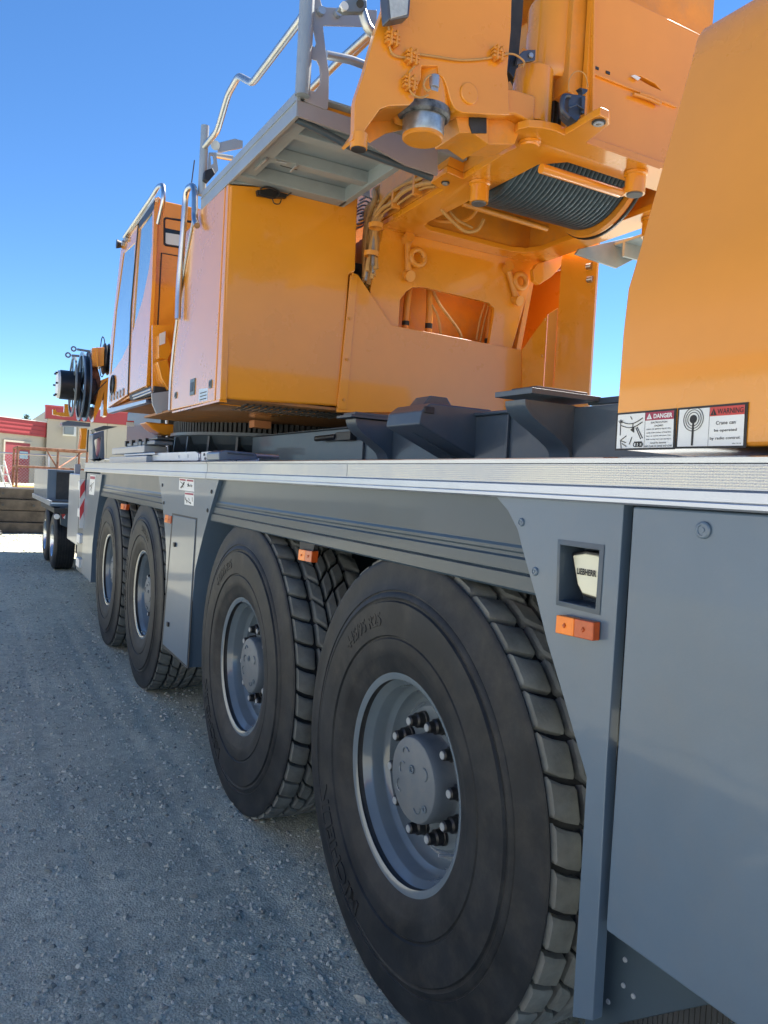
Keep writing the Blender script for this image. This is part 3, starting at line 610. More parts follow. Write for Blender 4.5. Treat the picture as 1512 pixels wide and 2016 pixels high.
# hoses and cylinders in the opening
def hose(pts, r, m=TAN, name='hose', par=CR, n=8): return build(MB().tube(smooth(pts), r, n), name, m, par)
for pts, r in (([(2.605,4.6,3.021), (2.592,4.6,2.849), (2.591,4.6,2.679)], .024), ([(2.765,4.6,3.031), (2.775,4.6,2.877), (2.773,4.6,2.669)], .024), ([(3.279,4.6,3.028), (3.274,4.6,2.847), (3.272,4.6,2.629)], .022)):
    h = build(MB().tube(pts, r, 14), 'cylinder_rod', ORANGE2, CR)
    a, b = Vector(pts[1]), Vector(pts[2]); build(MB().tube([a.lerp(b, .45), a.lerp(b, .62)], r*1.05, 14), 'rod_band', INK, h)
hose([(2.783,4.58,3.003), (2.842,4.58,2.919), (2.94,4.58,2.83), (3.018,4.58,2.753), (3.053,4.58,2.67)], .011); hose([(2.777,4.58,2.909), (2.832,4.58,2.831), (2.864,4.58,2.714)], .010)
hose([(3.218,4.58,2.989), (3.183,4.58,2.866), (3.162,4.58,2.72)], .008); hose([(3.249,4.58,2.984), (3.219,4.58,2.853), (3.191,4.58,2.688)], .007)
# shackle eyes
def lug(c, ang, nm='lashing_eye'):
    c = Vector(c); a = R(ang); K = 1.25; d = Vector((math.cos(a), 0, math.sin(a))); e = Vector((-math.sin(a), 0, math.cos(a)))
    mb = MB(); mb.tube([c-e*.085*K+Vector((0,-.02,0)), c+e*.085*K+Vector((0,-.02,0))], .022, 12)
    for s in (-1, 1): mb.tube([c+e*.085*K*s+Vector((0,.005,0)), c+e*.10*K*s+Vector((0,-.05,0))], .036, 14)
    rr = [c+Vector((0,-.04,0))+d*.06+(d*math.cos(t)+e*math.sin(t))*.050 for t in [2*math.pi*i/16 for i in range(17)]]
    mb.tube(rr, .019, 10); return build(mb, nm, ORANGE2, CR, ang=50)
lug([(2.47,4.42,3.131)][0], 5); lug([(3.311,4.42,3.105)][0], 25)
# ---- winch frame (flat ring seen from below)
fo = [(2.247,3.655,3.28), (2.145,3.617,3.28), (2.135,3.443,3.28), (2.253,3.47,3.28), (2.24,3.072,3.28), (2.246,3.013,3.28), (2.187,2.976,3.28), (2.15,2.932,3.28), (2.134,2.864,3.28), (2.161,2.815,3.28), (2.212,2.791,3.28), (2.284,2.776,3.28), (2.34,2.785,3.28), (2.33,2.615,3.28), (2.333,2.557,3.28), (2.385,2.56,3.28), (2.431,2.601,3.28), (2.47,2.787,3.28)]
outer = [(2.262, 4.42, 3.28), (2.247, 3.655, 3.28)]+fo[1:-1]+[(2.47, 2.787, 3.28), (3.30, 2.787, 3.28), (3.53, 3.0, 3.28), (3.53, 4.42, 3.28)]
hole = [(2.451, 3.105, 3.28), (2.546, 2.999, 3.28), (3.22, 3.0, 3.28), (3.34, 3.12, 3.28), (3.34, 4.15, 3.28), (3.29, 4.25, 3.28), (3.2, 4.285, 3.28), (2.54, 4.27, 3.28), (2.47, 4.22, 3.28), (2.455, 4.14, 3.28)]
build(MB().prism(outer, (0, 0, .035), holes=[hole]), 'winch_frame', ORANGE, CR, bevel=.004)
# side webs of the frame
build(MB().prism([(2.262, 4.42, 3.316), (2.262, 3.66, 3.316), (2.262, 3.66, 3.42), (2.262, 4.42, 3.40)], (.02, 0, 0)), 'frame_web', ORANGE, CR)
inn = MB().box(2.36, 2.40, 3.0, 4.3, 3.316, 3.95).box(3.36, 3.40, 3.0, 4.3, 3.316, 3.95).box(2.4, 3.36, 4.3, 4.33, 3.316, 3.95).box(2.40, 3.36, 2.95, 4.3, 3.96, 4.0)
build(inn, 'winch_box', ORANGE2, CR)
build(MB().box(2.40, 3.36, 2.86, 2.89, 3.316, 3.9), 'winch_box_end', ORANGE2, CR)
# drum with rope
WC = (2.44, 3.52, 3.60); dr = MB(); nW = 25; pr = []
for i in range(nW):
    for t in range(5): a = math.pi*t/4; pr.append((.02+(.0294)*(i+.5)-.0142*math.cos(a), .355+.0142*math.sin(a)))
dr.lathe(pr, WC, n=72); dr.lathe([(.0,.30),(.02,.30),(.02,.355)], WC, n=48)
drum = build(dr, 'winch_drum', ROPE, CR, ang=60)
x1 = .02+(.0294)*nW
build(MB().lathe([(x1+.002,.30),(x1+.002,.40),(x1+.028,.405),(x1+.028,.30)], WC, n=64, caps=True), 'drum_flange', ORANGE2, drum)
build(MB().lathe([(x1+.04,.40),(x1+.045,.413),(x1+.055,.413),(x1+.06,.40)], WC, n=64), 'guard_hose', BLACK, drum)
build(MB().tube([(2.42, 3.04, 3.235), (2.94, 3.04, 3.235)], .024, 14), 'guard_bar', ORANGE, CR)
build(MB().tube([(2.47, 3.80, 3.30), (3.13, 3.84, 3.30)], .018, 12), 'guard_bar', ORANGE2, CR)
build(MB().tube(fillet([(2.94, 3.04, 3.235), (3.0, 3.04, 3.26), (3.02, 3.06, 3.45)], .04), .022, 10), 'guard_bracket', ORANGE2, CR)
build(MB().cyl((2.50, 4.0, 3.45), (2.62, 4.0, 3.45), .05, n=16).tube(smooth([(2.5, 4.22, 3.36), (2.55, 4.15, 3.31), (2.66, 4.02, 3.31), (2.70, 3.95, 3.40)]), .012, 8), 'hydraulic_motor', ORANGE2, CR)
# pin bushes hanging under the frame
for x, y in ((2.351, 3.456), (2.898, 2.893), (3.45, 3.30)):
    b_ = build(MB().lathe([(0,.058),(-.012,.058),(-.018,.050),(-.105,.050),(-.105,.001)], (x, y, 3.279), ax='Z', n=30), 'pin_bush', ORANGE, CR, ang=30)
    build(MB().lathe([(-.1055,.040),(-.112,.038),(-.112,.001)], (x, y, 3.279), ax='Z', n=24), 'bush_cap', mat('dark_cap', (.10, .11, .12), .6), b_)
def eye_(c, r):
    e = build(MB().lathe([(0,r*.75),(-.012,r*.75),(-.012,r*.35),(-.004,r*.3),(-.004,.001)], c, ax='Z', n=28), 'pin_end', ZINC, CR)
    build(MB().lathe([(0,r),(-.006,r),(-.006,r*.76)], c, ax='Z', n=28), 'pin_collar', DARK, e)
eye_((2.372, 2.605, 3.279), .030); eye_([(2.199,3.557,3.279)][0], .022)
build(MB().lathe([(0,.052),(-.010,.052),(-.012,.044),(-.022,.042),(-.022,.001)], (2.257, 2.933, 3.279), ax='Z', n=28), 'pivot_pin', ORANGE, CR, ang=30)
# lug rising block at far left end of frame (folded gusset)
gs = MB().prism([(2.145, 3.617, 3.316), (2.135, 3.443, 3.316), (2.20, 3.40, 3.62), (2.22, 3.46, 3.66)], (.012, .004, 0))
gs.prism([(2.135, 3.443, 3.316), (2.25, 3.47, 3.316), (2.35, 3.42, 3.62), (2.20, 3.40, 3.64)], (0, .012, 0))
build(gs, 'gusset', ORANGE, CR)
build(MB().box(2.25, 2.29, 3.02, 4.42, 3.316, 3.75), 'frame_side_wall', ORANGE2, CR, bevel=.003)
build(MB().prism([(2.27, 3.0, 3.316), (2.27, 3.4, 3.316), (2.27, 3.4, 3.7), (2.27, 3.1, 3.7)], (-.012, 0, 0)), 'gusset', ORANGE, CR)
# hinge block and arm
build(MB().cyl((2.257, 2.933, 3.345), (2.257, 2.933, 3.595), .092, n=36), 'hinge_barrel', ORANGE, CR, bevel=.004)
build(MB().cyl((2.257, 2.933, 3.316), (2.257, 2.933, 3.334), .105, n=36), 'hinge_washer', ORANGE2, CR, bevel=.003)
arm = [(1.682,2.84,3.334), (1.89,2.84,3.394), (2.092,2.84,3.437), (2.206,2.84,3.441), (2.21,2.84,3.312), (2.1,2.84,3.327), (1.954,2.84,3.289), (1.79,2.84,3.246)]
build(MB().prism(arm, (0, .08, 0)), 'hinge_arm', ORANGE, CR, bevel=.012, seg=3)
build(MB().prism([(1.995,2.9,3.323), (2.145,2.9,3.362), (2.218,2.9,3.35), (2.171,2.9,3.287), (2.149,2.9,3.231), (2.004,2.9,3.195)], (0, .16, 0)), 'arm_gusset', ORANGE2, CR, bevel=.004)
# big ballast-cylinder bracket plate
plp = [(1.405,2.82,3.697), (1.414,2.82,3.558), (1.381,2.82,3.452), (1.344,2.82,3.286), (1.312,2.82,3.177), (1.307,2.82,3.144), (1.311,2.82,3.05), (1.304,2.82,3.005), (1.339,2.82,3.028), (1.418,2.82,3.155), (1.458,2.82,3.18), (1.551,2.82,3.208), (1.571,2.82,3.232), (1.586,2.82,3.299), (1.599,2.82,3.328), (1.598,2.82,3.379), (1.675,2.82,3.402), (1.68,2.82,3.368), (1.703,2.82,3.365), (1.722,2.82,3.339), (1.746,2.82,3.285), (1.763,2.82,3.26), (1.782,2.82,3.249), (1.81,2.82,3.248), (1.94,2.82,3.277), (2.053,2.82,3.306), (2.036,2.82,3.452), (2.029,2.82,3.476), (2.031,2.82,3.564), (2.035,2.82,3.663), (2.024,2.82,3.919)]
build(MB().prism(plp, (0, .04, 0)), 'bracket_plate', ORANGE, CR, bevel=.004)
lo = [(1.363,2.861,3.053), (1.438,2.861,3.177), (1.479,2.861,3.202), (1.573,2.861,3.23)]
for a, b in zip(lo[:-1], lo[1:]):
    a, b = Vector(a), Vector(b); n_ = Vector((-(b-a).z, 0, (b-a).x)).normalized()*.012
    build(MB().prism([a, b, b+n_, a+n_], (0, .17, 0)), 'bracket_flange', ORANGE2, CR)
build(MB().prism([(1.443,3.03,3.145), (1.523,3.03,3.267), (1.666,3.03,3.324), (1.688,3.03,3.235), (1.559,3.03,3.175), (1.488,3.03,3.118)], (0, .012, 0)), 'bracket_back', ORANGE2, CR)
build(MB().prism([(1.562,2.98,3.247), (1.64,2.98,3.286), (1.645,2.98,3.205), (1.579,2.98,3.205)], (0, .012, 0)), 'pocket_plate', ORANGE2, CR)
build(MB().prism([(1.8,2.88,3.305), (1.982,2.88,3.341), (1.993,2.88,3.183), (1.904,2.88,3.21), (1.839,2.88,3.193)], (0, .2, 0)), 'ram_block', ORANGE2, CR, bevel=.003)
build(MB().prism([(1.88,2.875,3.276), (1.97,2.875,3.3), (1.976,2.875,3.227), (1.901,2.875,3.207), (1.883,2.875,3.24)], (0, .006, 0)), 'block_recess', DARK, CR)
ft_ = [(1.342,2.83,2.985), (1.338,2.83,3.044)]
build(MB().cyl((ft_[0][0], 2.84, ft_[0][2]), (ft_[0][0], 2.84, ft_[1][2]), .035, n=24), 'foot_tube', ORANGE, CR, bevel=.002)
build(MB().cyl((ft_[0][0], 2.84, ft_[0][2]-.004), (ft_[0][0], 2.84, ft_[0][2]), .030, n=24), 'foot_tube_end', DARK, CR)
# ballasting ram
bx, by = 1.685, 2.93
rm = build(MB().lathe([(3.60,.04),(3.58,.062),(3.47,.085),(3.37,.105),(3.285,.110),(3.265,.110)], (bx, by, 0), ax='Z', n=48), 'ballast_ram', ORANGE, CR)
build(MB().lathe([(3.264,.112),(3.235,.112),(3.225,.102),(3.228,.09)], (bx, by, 0), ax='Z', n=48), 'ram_seal', WORN, rm)
build(MB().lathe([(3.26,.090),(3.165,.090),(3.155,.086)], (bx, by, 0), ax='Z', n=48), 'ram_piston', BRIGHT, rm)
build(MB().lathe([(3.156,.0885),(3.145,.088),(3.140,.082),(3.140,.001)], (bx, by, 0), ax='Z', n=48), 'ram_foot', ORANGE2, rm)
build(MB().box(1.62, 1.75, 2.96, 3.0, 3.36, 3.62), 'ram_mount', DARK, CR)
sw = MB(); p = [(1.667,2.86,3.344)][0]
sw.cyl((p[0], 2.83, p[2]-.03), (p[0], 2.83, p[2]+.02), .022, n=14).box(p[0]-.018, p[0]+.018, 2.82, 2.86, p[2]-.045, p[2]-.02)
build(sw, 'proximity_switch', ZINC, CR, bevel=.003)
dc = [(1.835,2.82,3.334)][0]
build(MB().lathe([(-.001,.045),(-.006,.044),(-.008,.040),(-.008,.004),(-.004,.001)], (dc[0], 2.82, dc[2]), ax='Y', n=40), 'cover_disc', ORANGE, CR, ang=25)
# cables with clamps
def cable(px, r=.0045, m=TAN): return hose(px, r, m, 'cable', n=6)
cable([(1.43,2.81,3.506), (1.436,2.81,3.445), (1.441,2.81,3.403), (1.461,2.81,3.377), (1.508,2.81,3.381), (1.538,2.81,3.397), (1.565,2.81,3.413)]); cable([(1.565,2.81,3.413), (1.662,2.81,3.431), (1.774,2.81,3.452), (1.875,2.81,3.486), (1.953,2.81,3.52), (2.024,2.81,3.555), (2.068,2.81,3.56), (2.108,2.81,3.546), (2.099,2.81,3.521)])
cable([(1.532,2.8,3.39), (1.559,2.8,3.386), (1.558,2.8,3.362), (1.536,2.8,3.331), (1.53,2.8,3.309), (1.533,2.8,3.266), (1.554,2.8,3.243), (1.59,2.8,3.241), (1.625,2.8,3.261)]); cable([(1.632,2.8,3.345), (1.609,2.8,3.322), (1.601,2.8,3.293), (1.617,2.8,3.277), (1.636,2.8,3.287)])
for c in [(1.449,2.812,3.434), (1.542,2.812,3.389), (1.539,2.812,3.286), (1.962,2.812,3.532)]:
    mb = MB(); v = random.Random(int(c[0]*100))
    vert = c[0] < 1.52 or False
    for k in range(3):
        o_ = (k-1)*.016; mb.box(c[0]-.030, c[0]+.030, 2.79, 2.82, c[2]+o_-.006, c[2]+o_+.006)
    mb.box(c[0]-.016, c[0]-.006, 2.785, 2.82, c[2]-.032, c[2]+.032); mb.box(c[0]+.008, c[0]+.018, 2.785, 2.82, c[2]-.032, c[2]+.032)
    mb.cyl((c[0]+.001, 2.78, c[2]+.01), (c[0]+.001, 2.82, c[2]+.01), .008, n=8)
    build(mb, 'cable_clamp', ORANGE2, CR, bevel=.003)
build(MB().prism([(2.113,2.98,4.038), (2.21,2.98,4.073), (2.21,2.98,3.842), (2.203,2.98,3.701), (2.204,2.98,3.521), (2.154,2.98,3.571)], (0, .01, 0)), 'gap_shade_backing', DARK, CR)  # dark sheet standing in for the shade inside the gap
# big vertical cylinder and black sensor
cy = MB().lathe([(3.60,.118),(3.62,.128),(3.66,.133),(3.95,.133),(3.965,.130),(3.975,.125),(3.975,.06)], (2.42, 3.0, 0), ax='Z', n=48); cy.lathe([(3.60,.118),(3.60,.001)], (2.42, 3.0, 0), ax='Z', n=48)
build(cy, 'lift_cylinder', ORANGE, CR, ang=30)
build(MB().lathe([(3.975,.085),(4.6,.085)], (2.42, 3.0, 0), ax='Z', n=32), 'cylinder_rod', WORN, CR)
build(MB().prism([(2.396,2.84,4.063), (2.389,2.84,3.878), (2.388,2.84,3.516), (2.538,2.84,3.472), (2.495,2.84,4.099)], (0, .10, 0)), 'cylinder_flange', ORANGE2, CR, bevel=.004)
mb = MB().prism([(2.059,2.84,3.581), (2.09,2.84,3.584), (2.089,2.84,3.518), (2.081,2.84,3.478), (2.048,2.84,3.501)], (0, .06, 0)); build(mb, 'sensor_box', BLACK, CR, bevel=.004)
br = build(MB().prism([(2.081,2.82,3.568), (2.112,2.82,3.602), (2.176,2.82,3.626), (2.176,2.82,3.578), (2.11,2.82,3.549), (2.078,2.82,3.53)], (0, .02, 0)), 'sensor_bracket', mat('slate_bracket', (.10, .11, .13), .4, metal=.5), CR, bevel=.003)
c = [(2.146,2.815,3.588)][0]; build(MB().lathe([(0,.012),(-.006,.010),(-.006,.001)], c, ax='Y', n=14), 'bolt', ZINC, br)
# black coupling unit hanging near the corner
p0 = [(2.336,2.72,3.375)][0]; cu = MB()
cu.prism([(2.277,2.7,3.412), (2.37,2.7,3.43), (2.37,2.7,3.392), (2.359,2.7,3.351), (2.333,2.7,3.305), (2.297,2.7,3.317), (2.281,2.7,3.33)], (0, .06, 0)); cu.tube(smooth([(2.275,2.69,3.395), (2.242,2.69,3.385), (2.233,2.69,3.35), (2.241,2.69,3.32), (2.277,2.69,3.303)]), .012, 8)
cu.prism([(2.34,2.685,3.411), (2.36,2.685,3.417), (2.36,2.685,3.342), (2.343,2.685,3.341)], (0, .02, 0)); cu.tube([(2.265,2.68,3.34), (2.307,2.68,3.364), (2.352,2.68,3.355)], .005, 6)
cu.prism([(2.338,2.7,3.456), (2.385,2.7,3.461), (2.383,2.7,3.452), (2.364,2.7,3.433), (2.352,2.7,3.429), (2.354,2.7,3.445)], (0, .03, 0))
cpl = build(cu, 'hydraulic_coupling', mat('blue_grey_casting', (.07, .085, .11), .4, metal=.4, var=.2, vs=20), CR, bevel=.003)
hose([(2.311,2.74,3.443), (2.307,2.74,3.491), (2.327,2.74,3.53), (2.361,2.74,3.551), (2.398,2.74,3.544), (2.42,2.74,3.497)], .0025, TAN, 'retaining_cable')
# rear wall
rwl = [(2.462, 2.80, 3.316), (2.462, 2.80, 4.9), (2.60, 2.80, 4.9)]+[(2.695,2.8,4.008), (3.154,2.8,4.004)]+[(3.52, 2.80, 3.97), (3.52, 2.80, 3.316)]
wl = MB().prism(rwl, (0, .03, 0), holes=[[(2.765,2.8,3.676), (2.798,2.8,3.684), (2.895,2.8,3.676), (2.938,2.8,3.657), (2.862,2.8,3.659), (2.8,2.8,3.665)]]); build(wl, 'rear_wall', ORANGE, CR, bevel=.003)
for s_ in ([(2.492,2.8,3.612), (3.042,2.8,3.612), (3.043,2.8,3.598), (2.493,2.8,3.598)],): build(MB().prism(s_, (0, -.012, 0)), 'stiffener_rib', ORANGE, CR, bevel=.002)
build(MB().prism([(2.455,2.8,3.971), (2.467,2.8,3.976), (2.511,2.8,3.339), (2.496,2.8,3.335)], (0, -.02, 0)), 'stiffener_rib', ORANGE, CR, bevel=.002)
for c in [(2.515,2.797,3.636), (2.585,2.797,3.636)]: build(MB().box(c[0]-.012, c[0]+.012, c[1]-.001, c[1]+.003, c[2]-.006, c[2]+.006), 'slot', DARK, CR)
build(MB().box(2.55, 3.5, 2.84, 2.86, 3.6, 3.95), 'inner_wall', ORANGE2, CR)
build(MB().tube(smooth([(2.736,2.78,3.574), (2.773,2.78,3.577), (2.847,2.78,3.579), (2.909,2.78,3.577), (2.908,2.78,3.587), (2.839,2.78,3.591), (2.772,2.78,3.586)]), .008, 6), 'grab_handle', ORANGE2, CR)
build(MB().prism([(2.721,2.785,3.657), (2.743,2.785,3.668), (2.783,2.785,3.666), (2.765,2.785,3.648)], (0, .004, 0)), 'reflective_sticker', WHITE, CR)
# horizontal folded strip on the wall base
build(MB().prism([(2.472,2.79,3.286), (2.944,2.79,3.282), (2.945,2.79,3.273), (2.473,2.79,3.277)], (0, -.006, 0)), 'base_lip', ORANGE, CR)
# ledge behind the wall: faint lines
build(MB().box(2.30, 3.5, 3.0, 3.4, 4.05, 5.0), 'boom_base_block', ORANGE2, CR)
# hose shaft left of pedestal; dark back and block stand in for shade
build(MB().box(2.06, 2.50, 5.3, 5.33, 2.2, 3.46), 'shaft_shade_back', DARK, CR)
build(MB().box(2.10, 2.27, 4.62, 4.9, 2.35, 3.1), 'shaft_shade_block', DARK, CR, bevel=.01)  # dark block put in for the shaded void
build(MB().box(2.08, 2.10, 4.42, 4.9, 2.5, 3.44), 'shaft_side', ORANGE2, CR)
rnd = random.Random(3)
for i in range(7):
    dx = i*4; hose([(2.422,4.46,3.644), (2.323,4.46,3.55), (2.256,4.46,3.446), (2.239,4.46,3.314), (2.225,4.46,3.12), (2.222,4.46,2.927)] if i == 0 else [(Vector(p)+Vector((rnd.uniform(-.05, .05)+(k*.012 if i % 2 else -.004*k), rnd.uniform(-.03, .10), rnd.uniform(-.02, .02)))) for k, p in enumerate([(2.422,4.46,3.644), (2.323,4.46,3.55), (2.256,4.46,3.446), (2.239,4.46,3.314), (2.225,4.46,3.12), (2.222,4.46,2.927)])], .012+.003*(i % 3), TAN)
for i in range(5):
    hose([(Vector(p)+Vector((rnd.uniform(-.04, .04), rnd.uniform(0, .12), rnd.uniform(-.03, .03)))) for p in [(2.556,4.4,3.672), (2.449,4.4,3.573), (2.358,4.4,3.521), (2.296,4.4,3.462), (2.248,4.4,3.411)]], .011, TAN)
for i in range(5):
    hose([(Vector(p)+Vector((0, .02*i, -.02*i))) for p in [(2.177,4.55,3.47), (2.226,4.55,3.504), (2.264,4.55,3.49), (2.253,4.55,3.432), (2.196,4.55,3.4)]], .006, mat('grey_cable', (.25, .24, .24), .5))
bd = random.Random(21)
for i in range(9):
    o1 = Vector((bd.uniform(-.04, .04), bd.uniform(-.10, .05), .012*i-.05))
    pth = [Vector(p)+o1*(.4+.6*math.sin(k)) for k, p in enumerate([(2.635,4.3,3.681), (2.518,4.3,3.609), (2.418,4.3,3.548), (2.324,4.3,3.47), (2.246,4.3,3.384), (2.189,4.3,3.273), (2.162,4.3,3.132), (2.149,4.3,2.944)])]
    hose(pth, .009+.0022*(i % 4), TAN if i % 4 else mat('grey_cable', (.25, .24, .24), .5))
for c in [(2.363,4.24,3.51), (2.234,4.24,3.389), (2.146,4.24,3.221), (2.125,4.24,3.049)]: build(MB().lathe([(-.014, .045), (.014, .045), (.014, .038), (-.014, .038), (-.014, .045)], c, ax='Z', n=16), 'hose_clamp', ORANGE2, CR)
for pts, r in (([(2.044,3.2,3.35), (2.084,3.2,3.327), (2.118,3.2,3.35), (2.139,3.2,3.399), (2.172,3.2,3.437)], .009), ([(2.049,3.25,3.384), (2.11,3.25,3.327), (2.183,3.25,3.355), (2.234,3.25,3.418)], .008), ([(2.64,3.1,3.696), (2.667,3.1,3.774), (2.644,3.1,3.893), (2.651,3.1,4.046)], .008), ([(2.391,3.9,3.277), (2.453,3.9,3.238), (2.564,3.9,3.187), (2.654,3.9,3.214), (2.694,3.9,3.282)], .010), ([(2.494,4,3.34), (2.571,4,3.284), (2.684,4,3.258)], .008)):
    hose(pts, r)
for i in range(7):
    pth = [Vector(p)+Vector((-.012*(i % 3), bd.uniform(-.015, .015), -.016*i+.03+.008*math.sin(2*k+i))) for k, p in enumerate([(2.205,3.67,3.362), (2.205,3.799,3.382), (2.205,3.958,3.398), (2.205,4.1,3.389), (2.205,4.237,3.375), (2.205,4.336,3.324)])]
    hose(pth, .008+.0018*(i % 3), TAN)
for c in [(2.19,3.85,3.366), (2.19,4.096,3.366)]: build(MB().box(c[0]-.02, c[0]+.03, c[1]-.012, c[1]+.012, c[2]-.07, c[2]+.04), 'hose_clamp', ORANGE2, CR, bevel=.003)
# ---- access platform
pf = MB(); pf.prism([(1.28, 3.39, 3.430), (1.28, 5.01, 3.460), (1.28, 5.01, 3.345), (1.28, 3.39, 3.312)], (.018, 0, 0))
build(pf, 'platform_side_beam', PLATF, CR, bevel=.002)
build(MB().prism([(1.274, 3.40, 3.385), (1.274, 5.0, 3.418), (1.274, 5.0, 3.412), (1.274, 3.40, 3.379)], (.006, 0, 0)), 'beam_rib', PLATF, CR)
fr2 = MB().prism([(1.279,3.39,3.385), (1.578,3.39,3.379), (2.04,3.39,3.358), (2.049,3.39,3.227), (1.866,3.39,3.233), (1.564,3.39,3.3), (1.29,3.39,3.315)], (0, .015, 0)); build(fr2, 'platform_rear_beam', mat('beam_rose_grey', (.36, .33, .33), .4, metal=.3), CR, bevel=.002)
build(MB().box(1.30, 1.98, 3.40, 4.45, 3.425, 3.435), 'platform_floor', PLATG, CR)
build(MB().box(1.30, 1.98, 4.45, 5.0, 3.425, 3.435), 'platform_floor', PLATG, CR)
build(MB().tube(smooth([Vector(p) for p in [(1.306,3.45,3.326), (1.452,3.45,3.302), (1.595,3.45,3.272), (1.726,3.45,3.261), (1.899,3.45,3.249), (2.05,3.45,3.234)]]), .018, 10), 'edge_tube', CHASSIS, CR)
for y in (3.66, 4.0): build(MB().box(1.30, 1.97, y, y+.07, 3.36, 3.424), 'cross_rib', PLATG, CR, bevel=.004)
build(MB().box(1.285, 1.98, 4.30, 4.40, 3.345, 3.424), 'cross_rib', PLATG, CR, bevel=.004)
build(MB().prism([(1.291,4.39,3.324), (2.088,4.39,3.447), (2.169,4.39,3.44), (2.166,4.39,3.493), (1.33,4.39,3.379)], (0, .01, 0)), 'rear_apron', PLATG, CR)
build(MB().box(1.31, 1.40, 3.45, 4.9, 3.36, 3.42), 'long_rib', PLATG, CR)
build(MB().box(1.96, 2.0, 3.42, 4.4, 3.345, 3.435), 'inner_edge_beam', PLATG, CR, bevel=.003)
build(MB().box(2.0, 2.24, 3.42, 3.60, 3.36, 3.435), 'corner_plate', PLATG, CR, bevel=.003)
cl = MB()
for c in [(1.397,4.031,3.36), (1.513,4.052,3.36)]: cl.box(c[0]-.05, c[0]+.05, c[1]-.03, c[1]+.03, 3.36, 3.42)
build(cl, 'ladder_catch', DARK, CR, bevel=.004)
ld = MB(); q = [(1.357,4.177,3.35), (1.362,4.012,3.35), (1.414,4.013,3.35), (1.473,4.002,3.35), (1.53,4.093,3.35), (1.524,3.99,3.35)]
ld.tube(q[0:2], .007, 8).tube(q[2:4], .006, 8).tube(q[4:6], .006, 8); build(ld, 'catch_rod', ZINC, CR)
# toe board rising behind plate
build(MB().prism([(1.459,3.45,3.455), (1.598,3.45,3.456), (1.601,3.45,3.404), (1.462,3.45,3.399)], (0, .02, 0)), 'toe_board', ORANGE, CR)
# rails
post = MB().tube([(1.30, 3.375, 3.40), (1.30, 3.375, 4.6)], .034, 18)
rail_post = build(post, 'rail_post', PLATF, CR)
hp = MB().prism([(1.341,3.385,3.938), (1.367,3.385,3.879), (1.368,3.385,3.856), (1.377,3.385,3.834), (1.398,3.385,3.834), (1.658,3.385,3.908), (1.662,3.385,3.833), (1.402,3.385,3.753), (1.387,3.385,3.746), (1.41,3.385,3.625), (1.429,3.385,3.548), (1.434,3.385,3.426), (1.431,3.385,3.382), (1.411,3.385,3.378), (1.317,3.385,3.386), (1.319,3.385,3.435), (1.307,3.385,3.835)], (0, .008, 0),
     holes=[[(1.317,3.385,3.83), (1.34,3.385,3.838), (1.343,3.385,3.793), (1.33,3.385,3.784), (1.319,3.385,3.788)], [(1.318,3.385,3.715), (1.338,3.385,3.717), (1.347,3.385,3.699), (1.359,3.385,3.662), (1.354,3.385,3.64), (1.317,3.385,3.644)], [(1.316,3.385,3.582), (1.366,3.385,3.584), (1.38,3.385,3.563), (1.387,3.385,3.524), (1.387,3.385,3.48), (1.364,3.385,3.443), (1.326,3.385,3.442), (1.316,3.385,3.45)]])
build(hp, 'rail_bracket', mat('beam_rose_grey', (.36, .33, .33)), CR, bevel=.002)
for c in [(1.369,3.38,3.8), (1.453,3.38,3.82)]: build(MB().cyl((c[0], 3.36, c[2]), (c[0], 3.386, c[2]), .018 if c[0] < 1.5 else .008, n=16), 'rail_bolt', ZINC, CR)
build(MB().tube([(1.411,3.42,3.783), (1.679,3.42,3.865)], .012, 10), 'rail_rod', GALV, CR)
build(MB().tube([(1.458,3.5,3.689), (1.586,3.5,3.705), (1.686,3.5,3.703)], .020, 14), 'mid_rail', GALV, CR)
build(MB().tube(fillet([(1.3,3.336,3.853), (1.3,3.409,3.777), (1.3,4.123,3.774), (1.3,4.383,3.926), (1.3,4.58,3.903), (1.3,4.775,3.763), (1.3,5.048,3.771), (1.3,5.104,3.749)], .05), .019, 14), 'hand_rail', GALV, CR)
build(MB().tube([(1.3,5.071,3.905), (1.3,5.079,3.465)], .026, 14), 'rail_post', PLATF, CR)
q = [(1.399,5.1,3.834), (1.506,5.1,3.888), (1.561,5.1,3.889), (1.563,5.1,3.846), (1.422,5.1,3.781), (1.401,5.1,3.779)]; build(MB().prism(q, (0, .02, 0)), 'rail_bracket', PLATF, CR)
q = [(1.342,5.1,3.758), (1.385,5.1,3.768), (1.407,5.1,3.659), (1.382,5.1,3.62), (1.336,5.1,3.609)]; build(MB().prism(q, (0, .02, 0), holes=[[(1.349,5.1,3.743), (1.369,5.1,3.748), (1.378,5.1,3.701), (1.359,5.1,3.68)]]), 'rail_bracket', PLATF, CR)
build(MB().cyl([(1.374,5.08,3.804)][0], [(1.385,5.12,3.821)][0], .03, n=14), 'rail_bolt', ZINC, CR)
build(MB().tube([(1.4,5.15,3.77), (1.513,5.15,3.778)], .018, 10), 'mid_rail', GALV, CR)
build(MB().prism([(1.295,5,3.599), (1.34,5,3.626), (1.361,5,3.593), (1.318,5,3.531), (1.291,5,3.544)], (0, .05, 0)), 'rear_lamp', BLACK, CR, bevel=.005)
build(MB().tube([(2,5.075,4.326), (2,4.583,4.311), (2,4.117,4.275), (2,3.963,4.268)], .024, 14), 'hand_rail', GALV, CR)
build(MB().tube([(2.06,4.548,4.339), (2.06,4.079,4.328)], .024, 14), 'hand_rail', GALV, CR)
bt = [(1.34,3.1,3.667), (1.357,3.1,3.702), (1.413,3.1,3.738), (1.467,3.1,3.743), (1.471,3.1,3.715), (1.446,3.1,3.685), (1.37,3.1,3.659)]
